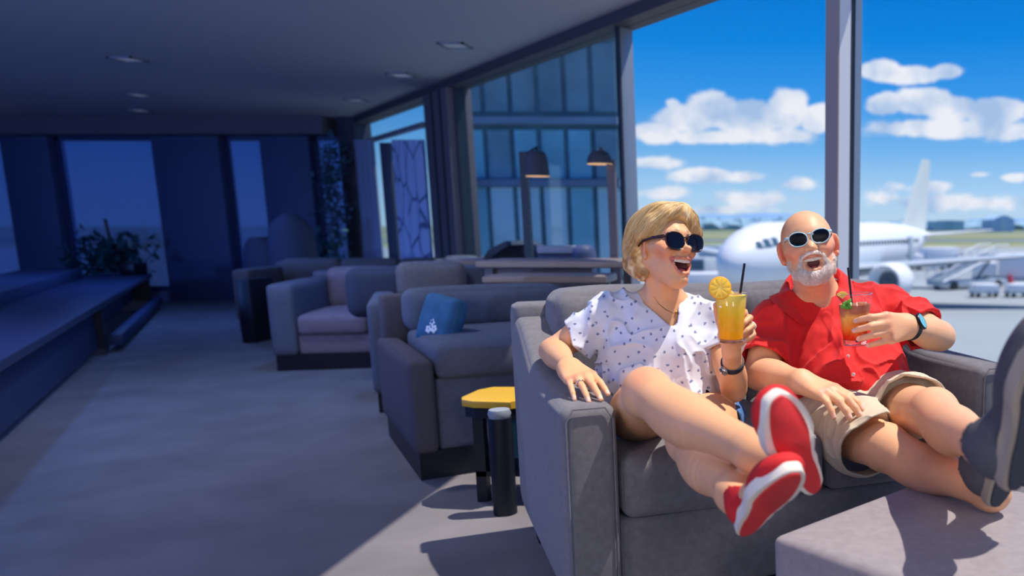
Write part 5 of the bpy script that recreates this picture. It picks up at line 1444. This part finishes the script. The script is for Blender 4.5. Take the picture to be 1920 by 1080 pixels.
# ================================================================ MAN
SKM = srgb(230, 174, 134)
m_pel = A(1592, 775, 2.60); m_hR = A(1540, 782, 2.54); m_hL = A(1662, 768, 2.62)
m_ch = A(1556, 648, 2.66); m_be = A(1580, 710, 2.60); m_shR = A(1452, 604, 2.57); m_shL = A(1664, 578, 2.78); m_nb = A(1533, 560, 2.68)
m_elR = A(1424, 702, 2.46); m_wrR = A(1503, 716, 2.22); m_elL = A(1762, 630, 2.60); m_wrL = A(1700, 612, 2.37)
m_knR = A(1660, 840, 2.12); m_anR = A(1858, 922, 1.76); m_knL = A(1752, 776, 2.06); m_anL = A(1846, 832, 1.50)
yaw = math.radians(2.5); pit = math.radians(12)
fy = np.array([math.sin(yaw)*math.cos(pit), -math.cos(yaw)*math.cos(pit), math.sin(pit)])
up0 = np.array([-math.sin(math.radians(10)), 0, math.cos(math.radians(10))]); up0 = nrm(up0-fy*(up0 @ fy))
MH = Fr(A(1515, 462, 2.56), np.cross(fy, up0), fy, up0, .985)
gM = A(1601, 597, 2.36)
hR = frame_yz(m_wrR, (.78, -.58, -.18), (.20, -.25, .95), hand=-1, sc=1.03)
hL = frame_yz(m_wrL, (-.66, -.74, .04), (.62, -.72, .30), hand=1, sc=1.03)
MB = SDF()
MB.chain([m_nb+[0, .01, -.02], MH.w((0, -.022, -.055))], [.066, .060], k=.03); MB.cap(m_nb+[0, -.03, -.0], MH.w((0, .01, -.09)), .05, .044, k=.03)
MB.ell(m_ch, (.19, .13, .18), k=.05); MB.ell(m_be, (.18, .17, .15), k=.05); MB.ell(m_pel, (.18, .13, .12), k=.05)
for sh in (m_shR, m_shL): MB.cap(m_nb+[0, .01, -.05], sh, .06, .058, k=.05)
arm_sdf(MB, m_shR, m_elR, m_wrR, .056, .048, .032); arm_sdf(MB, m_shL, m_elL, m_wrL, .056, .047, .032)
MB.cap(m_wrR, hR.w((0, .02, 0)), .032, .024, k=.015); MB.cap(m_wrL, hL.w((0, .02, 0)), .031, .024, k=.015)
q1 = add_hand(MB, hR, [(.14, .34, .2), (.18, .36, .2), (.22, .38, .2), (.30, .42, .22)], splay=(.06, .01, -.06, -.18), thumb=((.022, .018, -.010), (.55, .70, -.40), (.30, .85, -.40), (.15, .9, -.4)), rs=1.26)
q2 = add_hand(MB, hL, [(.50, .72, .40), (.52, .75, .40), (.55, .75, .42), (.60, .75, .42)], splay=(.10, .02, -.04, -.12), thumb=((.020, .018, -.014), (.35, .55, -.80), (.25, .75, -.65), (.05, .85, -.55)), rs=1.15)
LG1 = SDF(); LG2 = SDF(); leg(LG1, m_hR, m_knR, m_anR, .092, .062, .058, .038); leg(LG2, m_hL, m_knL, m_anL, .092, .062, .058, .038)
sL = shoe_frame(A(2012, 560, 1.235), A(1892, 955, 1.315), (.56, -.83, 0), .30)
sR = shoe_frame(A(1978, 705, 1.55), A(1864, 956, 1.62), (.50, -.86, -.05), .30)
LG1.cap(m_anR, sR.w((0, -.080, .055)), .037, .030, k=.03); LG2.cap(m_anL, sL.w((0, -.080, .060)), .037, .030, k=.03); MB.sub(LG1); MB.sub(LG2)
ul, ll, zt, zb = head_sdf(MB, MH, False, jaw=.008)
MB.fr = MH; MB.ell((0, .088, -.018), (.0155, .020, .0135), k=.008); MB.ell((0, .012, .022), (.066, .080, .074), k=.03)
MB.ell((0, .028, -.066), (.056, .050, .048), k=.02); MB.fr = None
mo = Vector(P(1595, 800, 2.55)); mo.z = .46
man = empty('person', mo, 'laughing bald man with white beard and sunglasses in a red shirt and khaki shorts', 'person')
lo, hi = MB.bounds(); hl = MH.o-np.array([.17, .17, .17]); hh = MH.o+np.array([.17, .17, .17])
Vh, Fh = MB.mesh(.0019, 16, hl, hh); Vb, Fb = MB.mesh(.0034, 16)
inb = np.all((Vb > hl+.006) & (Vb < hh-.006), axis=1); Fb = Fb[~inb[Fb].all(1)]
Vb = relax(Vb, Fb, 3); Vh = relax(Vh, Fh, 1, .4)
regs = face_regions(MH, ul, ll, zt, zb, srgb(186, 100, 92), srgb(226, 130, 106))
regs = [r for r in regs[:-2]]+[(rg_cap(MH, [(s*.014, .088, .0285), (s*.030, .086, .034), (s*.050, .070, .029)], .0045), srgb(190, 175, 165), .005) for s in (-1, 1)]
regs += [(rg_pt(p, r*1.1), srgb(232, 185, 168), .002) for p, r in q1+q2]
regs += [(rg_pt(f.w((x, .088, .008)), .010), srgb(214, 146, 118), .014) for f in (hR, hL) for x in (.031, .010, -.010, -.03)]
V, F, Cc = comb([(V, F, paint(V, SKM, regs, .06)) for V, F in ((Vh, Fh), (Vb, Fb))])
skm = skin_mat('mans skin')
obj('body', npmesh('body', V, F, Cc), skm, man, angle=180)
mouth_parts(MH, man, zt, zb, teeth_m, None, tongue_m)
# ---------------- beard
BD = SDF(); BD.fr = MH
for s in (-1, 1):
    BD.chain([(s*.064, .018, -.030), (s*.063, .028, -.055), (s*.050, .046, -.084), (s*.026, .066, -.098), (0, .072, -.104)], [.004, .007, .010, .0125, .013], k=.012)
    BD.chain([(s*.036, .080, -.062), (s*.030, .086, -.046), (s*.014, .0975, -.0395), (0, .100, -.0385)], [.0045, .0050, .0052, .0048], k=.006)
    BD.chain([(s*.040, .070, -.068), (s*.034, .074, -.088), (0, .083, -.098)], [.009, .011, .011], k=.012)
BD.ell((0, .045, -.102), (.038, .034, .016), k=.015)
BD.fr = None
BDc = SDF(); BDc.fr = MH
BDc.ell((0, .100, (zt+zb)/2), (.0315, .040, (zt-zb)/2+.0055), k=.003); BDc.ell((0, .097, zt-.004), (.033, .03, .0105), k=.003); BDc.fr = None
BD.post = lambda d, P_: np.maximum(d+vnoise(P_, 210, 4)*.0016+vnoise(P_, 90, 6)*.002, -BDc.ev(P_))
Vd, Fd = BD.mesh(.0021, 16)
def bcol(P_, seed=2):
    f = MH.loc(P_); n = vnoise(P_, 70, seed)*.6+vnoise(P_, 160, seed+2)*.4
    a = np.array(srgb(250, 240, 234)[:3]); b = np.array(srgb(218, 196, 184)[:3]); t = np.clip(.32+.8*n-np.clip((-.07-f[:, 2])*8, 0, .3), 0, 1)[:, None]; return a*(1-t)+b*t
beard_m = mat('white beard hair', srgb(220, 210, 205), .7, attr='Col', bump=.3, bscale=600, dist=.0008)
obj('beard', npmesh('beard', Vd, Fd, bcol(Vd)), beard_m, man, angle=180)
def tufts(V, F, f, n, L_, seed, dirv, spread=.5, rad=.0005, keep=None):
    rr = np.random.default_rng(seed); fi = rr.integers(0, len(F), n); p = V[F[fi]].mean(1)
    nn = np.cross(V[F[fi, 2]]-V[F[fi, 0]], V[F[fi, 3]]-V[F[fi, 1]]); nn /= np.maximum(np.linalg.norm(nn, axis=1, keepdims=True), 1e-12)
    d = nn*.55+f.d(dirv)+rr.normal(0, spread, (n, 3))*.5; d /= np.linalg.norm(d, axis=1, keepdims=True)
    l = L_*rr.uniform(.5, 1.2, n)[:, None]
    pts = np.stack([p-nn*.001, p+d*l*.35, p+d*l*.7+f.d((0, 0, -.001)), p+d*l+f.d((0, -.0005, -.003))], 1); return pts
pts = tufts(Vd, Fd, MH, 11000, .0065, 3, (0, .1, -.75))
ok = BDc.ev(pts[:, 3]) > .001; pts = pts[ok]
V, F, Cc = strand_mesh(pts, .00038, bcol(pts[:, 0], 9)); obj('beard_strands', npmesh('beard_strands', V, F, Cc), beard_m, man, angle=180)
# cropped hair above the ears
HM = SDF(); HM.fr = MH
for s in (-1, 1): HM.ell((s*.060, -.046, .012), (.013, .030, .030), k=.01)
HM.ell((0, -.085, .0), (.055, .025, .035), k=.02); HM.fr = None
HM.post = lambda d, P_: d+vnoise(P_, 240, 4)*.0015
V, F = HM.mesh(.0022, 16); obj('cropped_hair', npmesh('cropped_hair', V, F, bcol(V, 5)), beard_m, man, angle=180)
lens_k = mat('black lens', srgb(12, 13, 18), .07, spec=.4); paleblue = mat('pale blue acetate', srgb(175, 208, 220), .25)
glasses(MH, 'pale blue framed sunglasses with black lenses on the bald man\'s face', lens_k, paleblue, paleblue, cy=.101, cz=.008, rx=.0268, rz=.0215, sep=.0330, th=.0019, ear=.0725, round_=2.2)

# ---------------- red shirt
RS = SDF()
RS.ell(m_ch+[0, -.005, 0], (.205, .155, .19), k=.06); RS.ell(m_be+[0, -.01, .0], (.198, .198, .17), k=.06); RS.ell(m_pel+[0, 0, .04], (.19, .15, .12), k=.05)
for sh in (m_shR, m_shL): RS.cap(m_nb+[0, .014, -.026], sh+[0, 0, .008], .072, .072, k=.05)
RS.cap(m_shR, mixp(m_shR, m_elR, .75), .070, .080, k=.03); RS.cap(m_shL, mixp(m_shL, m_elL, .75), .072, .078, k=.03)
RS.fr = None
vb = A(1554, 582, 2.47)
RC = SDF(); RC.cap(vb, m_nb+[0, -.06, .03], .003, .046, k=.01); RC.cap(m_nb+[0, -.045, .02], m_nb+[-.01, -.02, .14], .056, .085, k=.01)
dR_r = nrm(m_elR-m_shR); pR_r = mixp(m_shR, m_elR, .74); dL_r = nrm(m_elL-m_shL); pL_r = mixp(m_shL, m_elL, .74)
PLK = [A(1551, 600, 2.44), A(1564, 622, 2.42), A(1580, 655, 2.40), A(1597, 690, 2.40), A(1606, 722, 2.42)]
def rpost(d, P_):
    near = np.abs(d) < .06; o = d.copy()
    if near.any(): o[near] = d[near]-folds(P_[near], 1.8, 33)*np.clip(RC.ev(P_[near])/.05, 0, 1)
    # placket ridge
    pd = np.full(len(P_), 9.)
    for a, b in zip(PLK, PLK[1:]): ab = b-a; q = P_-a; t = np.clip(q[:, [0, 2]] @ ab[[0, 2]]/(ab[[0, 2]] @ ab[[0, 2]]), 0, 1); pd = np.minimum(pd, np.hypot(q[:, 0]-t*ab[0], q[:, 2]-t*ab[2]))
    o = np.where(P_[:, 1] < m_be[1], o-.0025*np.clip((.016-pd)/.003, 0, 1), o)
    rc = RC.ev(P_); dR = (P_-pR_r) @ dR_r; dL = (P_-pL_r) @ dL_r
    cR = capd(P_, m_shR, m_elR); cL = capd(P_, m_shL, m_elL)
    tv = RT.ev(P_); nR = (cR < .12) & (tv > .012) & (P_[:, 0] < m_ch[0]-.10); nL = (cL < .12) & (tv > .012) & (P_[:, 0] > m_ch[0]+.13)
    hem = m_pel[2]-.030+.018*np.sin((P_[:, 0]-m_pel[0])*22+1.2)+.5*np.abs(P_[:, 0]-m_pel[0]-.03)**1.3*.3
    op = (rc < .03) | (nR & (dR > -.05)) | (nL & (dL > -.05)) | (P_[:, 2] < hem+.03)
    sh = np.where(op, np.maximum(o, -(o+.011)), o); sh = np.maximum(sh, -rc)
    sh = np.where(nR, np.maximum(sh, dR), sh); sh = np.where(nL, np.maximum(sh, dL), sh)
    return np.maximum(sh, hem-P_[:, 2])
RT = SDF(); RT.p = RS.p[:3]
RS.post = rpost
V, F = RS.mesh(.0032, 16, slack=.028); V = relax(V, F, 2)
redm = mat('red linen shirt', srgb(214, 26, 26), .8, noise=.05, nscale=90, bump=.35, bscale=700, sheen=.1)
obj('shirt', npmesh('shirt', V, F), redm, man, angle=180)
# collar
def collar():
    bm = bmesh.new(); rows = []
    c = m_nb+np.array([-.004, -.004, .012]); upv = nrm(MH.o-m_nb+np.array([0, .03, 0])); fw = nrm(np.array([.10, -1, 0])-upv*np.dot([.10, -1, 0], upv)); sd = np.cross(fw, upv)
    A_ = np.linspace(-2.75, 2.75, 41)
    for a in A_:
        k = abs(a)/2.75; r0 = .064+.004*k; out = -fw*math.cos(a)+sd*math.sin(a)   # a=0 back
        drop = max(0, k-.72)/.28
        base = c+out*(r0+.012)+upv*(.020-.050*drop); top = c+out*(r0+.010)+upv*(.062-.040*drop)
        mid = c+out*(r0+.024)+upv*(.056-.040*drop); tip = c+out*(r0+.052+.022*drop)+upv*(.012-.070*drop**1.5)
        for _ in range(60):
            if RS.ev(tip[None])[0] > .006: break
            tip = tip+(out*.4+upv*.6)*.003
        for _ in range(60):
            if RS.ev(mid[None])[0] > .008: break
            mid = mid+(out*.3+upv*.7)*.003
        top = np.where(np.dot(mid-top, upv) > .006, mid-out*.010+upv*.003, top)
        rows.append([base, top, mid, tip])
    for th_, fl in ((0, False), (.003, True)):
        G = [[bm.verts.new(Vector(p+upv*th_*.3+nrm(p-c)*th_)) for p in r] for r in rows]
        for i in range(40):
            for j in range(3):
                f = (G[i][j], G[i+1][j], G[i+1][j+1], G[i][j+1]); bm.faces.new(f[::-1] if fl else f)
        if fl:
            for i in range(40): bm.faces.new((G0[i][3], G0[i+1][3], G[i+1][3], G[i][3])); bm.faces.new((G0[i+1][0], G0[i][0], G[i][0], G[i+1][0]))
            for e_ in (0, 40):
                for j in range(3): bm.faces.new((G0[e_][j], G0[e_][j+1], G[e_][j+1], G[e_][j]))
        G0 = G
    bmesh.ops.recalc_face_normals(bm, faces=bm.faces); return bm
o = obj('collar', collar(), redm, man, angle=180)
md = o.modifiers.new('subd', 'SUBSURF'); md.levels = 1; md.render_levels = 2
btn = mat('pearl button', srgb(225, 215, 210), .3)
def surf_y(S_, x, z, y0, y1):
    ys = np.linspace(y0, y1, 120); P_ = np.stack([np.full(120, x), ys, np.full(120, z)], 1); d = S_.ev(P_); i = np.argmax(d < 0); return ys[i] if d.min() < 0 else y1
for (px, py) in ((1541, 561), (1563, 578), (1573, 622), (1590, 668), (1600, 702)):
    p = A(px, py, 2.44); y = surf_y(RS, p[0], p[2], 2.2, 2.75); p = A(px, py, y-.002)
    bm = bmesh.new(); lathe(bm, [(0, -.001), (.0048, -.001), (.0055, .001), (.0042, .0022), (.003, .0014), (0, .0014)], 18, M=basis(p, (1, 0, 0), (0, 0, 1), (0, -1, 0))); obj('button', bm, btn, man)
# ---------------- khaki shorts
KS = SDF(); KS.ell(m_pel+[0, 0, -.01], (.195, .15, .13), k=.04)
KS.cap(m_hR, mixp(m_hR, m_knR, 1.05), .118, .106, k=.03); KS.cap(m_hL, mixp(m_hL, m_knL, .80), .116, .104, k=.012)
kR = nrm(m_knR-m_hR); kL = nrm(m_knL-m_hL); kpR = mixp(m_hR, m_knR, .90); kpL = mixp(m_hL, m_knL, .62); kR2 = nrm(kR+[0, 0, -.75]); kL2 = nrm(kL+[0, 0, -.4])
def kpost(d, P_):
    near = np.abs(d) < .06; o = d.copy()
    if near.any(): o[near] = d[near]-folds(P_[near], 1.0, 51)
    a1 = capd(P_, m_hR, m_knR); a2 = capd(P_, m_hL, m_knL); sel = a1 < a2
    cut = np.where(sel, (P_-kpR) @ kR2, (P_-kpL) @ kL2)
    o = o-.0018*np.exp(-((cut+.028)/.002)**2)*0
    sh = np.where(cut > -.07, np.maximum(o, -(o+.007)), o)
    return np.maximum(sh, cut)
KS.post = kpost
V, F = KS.mesh(.0032, 16, slack=.028); V = relax(V, F, 2)
obj('shorts', npmesh('shorts', V, F), mat('khaki cotton', srgb(206, 192, 168), .9, noise=.05, nscale=60, bump=.4, bscale=700), man, angle=180)
# ---------------- shoes
gsu = mat('charcoal knit upper', srgb(78, 78, 86), .95, noise=.12, nscale=200, bump=.4, bscale=700); gsm = mat('taupe midsole', srgb(150, 140, 130), .7); gso = mat('slate outsole', srgb(56, 60, 72), .8, noise=.1, nscale=90, bump=.5, bscale=400)
SHL = empty('shoe', sL.w((0, 0, 0)), 'large charcoal shoe with a taupe midsole stripe at the right edge, sole towards the camera', 'shoe', None); shoe(sL, SHL, gsu, gsm, gso, midh=.022)
SHR = empty('shoe', sR.w((0, 0, 0)), 'second charcoal shoe, mostly hidden behind the large one, its heel on the ottoman', 'shoe', None); shoe(sR, SHR, gsu, gsm, gso, midh=.022)
black_r = mat('black rubber strap', srgb(18, 20, 26), .5)
watch(m_elL, m_wrL, .93, .035, black_r, mat('black case', srgb(24, 26, 32), .3, .5), mat('pale teal dial', srgb(120, 190, 200), .15, coat=.5), 'round black watch with a pale teal dial on the bald man\'s wrist', (.55, -.75, .55), case_r=.025, wid=.012)

# ================================================================ DRINKS
clear = glass_mat('drinking glass', (.99, .995, .99, 1), .03)
base_g = mat('thick glass base', srgb(235, 235, 240), .03, trans=1, ior=1.45)
def liquid(name, stops, zr, opac=.3, rough=.12):
    m = bpy.data.materials.new(name); m.use_nodes = True; nt = m.node_tree; N = nt.nodes; L = nt.links; b = N['Principled BSDF']
    tc = N.new('ShaderNodeTexCoord'); sx = N.new('ShaderNodeSeparateXYZ'); L.new(tc.outputs['Object'], sx.inputs[0])
    nz = N.new('ShaderNodeTexNoise'); nz.inputs['Scale'].default_value = 45; nz.inputs['Detail'].default_value = 2; L.new(tc.outputs['Object'], nz.inputs[0])
    a = N.new('ShaderNodeMath'); a.operation = 'MULTIPLY_ADD'; a.inputs[1].default_value = .03; L.new(nz.outputs['Fac'], a.inputs[0]); L.new(sx.outputs[2], a.inputs[2])
    mr = N.new('ShaderNodeMapRange'); mr.inputs[1].default_value = zr[0]+.015; mr.inputs[2].default_value = zr[1]+.015; L.new(a.outputs[0], mr.inputs[0])
    rp = N.new('ShaderNodeValToRGB'); L.new(mr.outputs[0], rp.inputs[0])
    while len(rp.color_ramp.elements) < len(stops): rp.color_ramp.elements.new(.5)
    for e_, (p, c) in zip(rp.color_ramp.elements, stops): e_.position = p; e_.color = c
    L.new(rp.outputs[0], b.inputs['Base Color']); b.inputs['Roughness'].default_value = rough; b.inputs['Transmission Weight'].default_value = opac; b.inputs['IOR'].default_value = 1.2
    b.inputs['Roughness'].default_value = .6; b.inputs['Specular IOR Level'].default_value = .1
    return m
def tumbler(c, r0, r1, h, tilt, liq_m, fill, label, cat='drink', z0b=.010):
    z = nrm(tilt); x = nrm(np.cross([0, 1, 0], z)); y = np.cross(z, x); M = basis(c, x, y, z)
    e = bpy.data.objects.new('drink_glass', None); C.objects.link(e); e.matrix_world = M; MATS[e] = M.copy(); e['label'] = label; e['category'] = cat
    t = .0018; R_ = lambda zz: r0+(r1-r0)*(zz/h)
    bm = bmesh.new(); lathe(bm, [(r0-.002, 0), (r0, .001), (R_(h*.5), h*.5), (r1, h-.001), (r1-t/2, h), (r1-t, h-.001), (R_(h*.5)-t, h*.5), (r0-t, z0b+.001)], 56, M=M); obj('glass_wall', bm, clear, e, angle=180)
    bm = bmesh.new(); lathe(bm, [(0, .001), (r0-.004, 0.0), (r0-.0005, .0015), (R_(z0b)-.001, z0b-.001), (0, z0b-.001)], 56, M=M); obj('base', bm, base_g, e, angle=60)
    bm = bmesh.new(); zt_ = fill*h; lathe(bm, [(0, z0b), (R_(z0b)-t-.0006, z0b), (R_(zt_)-t-.0006, zt_), (R_(zt_)-t-.002, zt_-.0006), (0, zt_-.0006)], 56, M=M); obj('drink', bm, liq_m, e, angle=40)
    bm = bmesh.new(); pts = [Vector(M @ Vector(((r1-.0008)*math.cos(a), (r1-.0008)*math.sin(a), h))) for a in np.linspace(0, 2*PI, 50)]; tube(bm, pts, .0012, 6, cap=False); obj('rim', bm, base_g, e, angle=180)
    return e, M
straw_m = mat('black straw', srgb(14, 18, 28), .4)
oj = liquid('orange juice', [(0, srgb(255, 160, 20)), (.4, srgb(255, 180, 25)), (.75, srgb(255, 205, 45)), (1, srgb(255, 228, 105))], (0, .11), .0)
tea = liquid('layered red and amber drink', [(0, srgb(225, 34, 14)), (.2, srgb(240, 60, 20)), (.45, srgb(255, 130, 35)), (.82, srgb(255, 190, 90)), (1, srgb(190, 110, 80))], (.01, .095), .08)
gW0 = A(1371, 642, 2.09)
GWo, GWm = tumbler(gW0, .030, .0405, .122, (.01, 0, 1), oj, .965, 'tall tumbler of orange juice with an orange slice, held up in the woman\'s hand')
ice_m = mat('ice in juice', srgb(255, 214, 110), .1, trans=.5, ior=1.3)
for k in range(5):
    a = k*1.3+.4; M = GWm @ Matrix.Translation((.018*math.cos(a), .018*math.sin(a), .112+.003*math.sin(k))) @ Euler((k*.7, .4*k, k)).to_matrix().to_4x4()
    o = obj('ice_cube', box((-.010, -.010, -.010), (.010, .010, .010), bevel=.003, M=M), ice_m, GWo, angle=30)
# orange slice on the rim
slm = bpy.data.materials.new('orange slice'); slm.use_nodes = True; nt = slm.node_tree; N = nt.nodes; L = nt.links; b = N['Principled BSDF']
b.inputs['Base Color'].default_value = srgb(255, 202, 50); b.inputs['Roughness'].default_value = .45; b.inputs['Subsurface Weight'].default_value = .1; b.inputs['Subsurface Radius'].default_value = (.02, .01, .002); b.inputs['Subsurface Scale'].default_value = 1
sc_c = A(1350, 540, 2.052); sn = nrm(np.array([.22, -1, .12])); sxx = nrm(np.cross([0, 0, 1], sn)); syy = np.cross(sn, sxx); SMt = basis(sc_c, sxx, syy, sn)
sle = bpy.data.objects.new('orange_slice', None); C.objects.link(sle); sle.matrix_world = SMt; MATS[sle] = SMt.copy(); sle['label'] = 'round orange slice set on the rim of the woman\'s tumbler'; sle['category'] = 'fruit'
bm = bmesh.new(); lathe(bm, [(0, -.003), (.0262, -.003), (.0275, -.002), (.0275, .002), (.0262, .003), (0, .003)], 48, M=SMt); obj('rind', bm, mat('orange rind', srgb(255, 180, 20), .45), sle, angle=50)
bm = bmesh.new(); lathe(bm, [(0, -.0034), (.0245, -.0034), (.0245, .0034), (0, .0034)], 40, M=SMt); obj('pith', bm, mat('pale pith', srgb(255, 218, 100), .5), sle, angle=50)
for k in range(9):
    bm = bmesh.new(); a0 = 2*PI*k/9+.05; a1 = 2*PI*(k+1)/9-.05
    ol = [(.003*math.cos((a0+a1)/2), .003*math.sin((a0+a1)/2))]+[(.0235*math.cos(a0+(a1-a0)*j/6), .0235*math.sin(a0+(a1-a0)*j/6)) for j in range(7)]
    prism(bm, ol, -.0040, .0040, M=SMt, bevel=.0006); obj('segment', bm, slm, sle, angle=50)
def straw(p0, p1, label, bend=None):
    bm = bmesh.new(); tube(bm, [Vector(p0), Vector(p1)] if bend is None else [Vector(p0), Vector(bend), Vector(p1)], .0031, 12); o = obj('straw', bm, straw_m, angle=60); tag(o, label, 'straw')
straw(A(1379, 612, 2.10), A(1396, 494, 2.085), 'black straw leaning out of the orange juice')
gM0 = A(1603, 647, 2.385)
GMo, GMm = tumbler(gM0, .0335, .0500, .145, (-.02, 0, 1), tea, .80, 'short tumbler of layered red and amber drink with mint, in the bald man\'s hand', z0b=.018)
cl_ice = mat('ice in amber drink', srgb(255, 214, 170), .06, trans=.75, ior=1.3)
for k in range(5):
    a = k*1.25+.9; M = GMm @ Matrix.Translation((.022*math.cos(a), .022*math.sin(a), .106+.004*math.sin(k*2))) @ Euler((k*.7, .4*k, k)).to_matrix().to_4x4()
    obj('ice_cube', box((-.012, -.012, -.012), (.012, .012, .012), bevel=.003, M=M), cl_ice, GMo, angle=30)
mint = mat('mint leaf green', srgb(90, 160, 50), .6, sss=.1)
bm = bmesh.new(); cc = A(1588, 572, 2.35)
for k in range(8):
    a = k*.785+.3; d = nrm(np.array([math.cos(a), -.35+.2*math.sin(k), math.sin(a)*.9])); l = .017+.005*math.sin(k*2); sd_ = nrm(np.cross(d, [.2, -1, .1])); pp = []
    for j in range(7):
        t = j/6; w_ = math.sin(PI*min(1, t*1.02))*.0065; q = cc+d*l*t+np.array([0, -.003*math.sin(PI*t), 0]); pp.append((bm.verts.new(Vector(q-sd_*w_)), bm.verts.new(Vector(q+np.array([0, -.0014, .0006])+d*0)), bm.verts.new(Vector(q+sd_*w_))))
    for a_, b_2 in zip(pp, pp[1:]): bm.faces.new((a_[0], b_2[0], b_2[1], a_[1])); bm.faces.new((a_[1], b_2[1], b_2[2], a_[2]))
o = obj('mint_sprig', bm, mint, angle=180); md = o.modifiers.new('thick', 'SOLIDIFY'); md.thickness = .0006; tag(o, 'small green mint sprig in the bald man\'s drink', 'mint')
bm = bmesh.new(); MM = basis(A(1580, 560, 2.365), (.9, 0, .4), (-.4, 0, .9), (0, -1, 0)); prism(bm, [(.0, 0)]+[(.020*math.cos(a), .020*math.sin(a)) for a in np.linspace(.3, 2.2, 9)], -.003, .003, M=MM); bmesh.ops.recalc_face_normals(bm, faces=bm.faces)
o = obj('lemon_wedge', bm, mat('lemon yellow', srgb(250, 215, 90), .4, sss=.2), angle=40); tag(o, 'thin yellow citrus wedge beside the mint sprig', 'fruit')
straw(A(1606, 640, 2.38), A(1590, 502, 2.355), 'black straw leaning against the bald man\'s shirt from his drink', bend=A(1598, 575, 2.372))
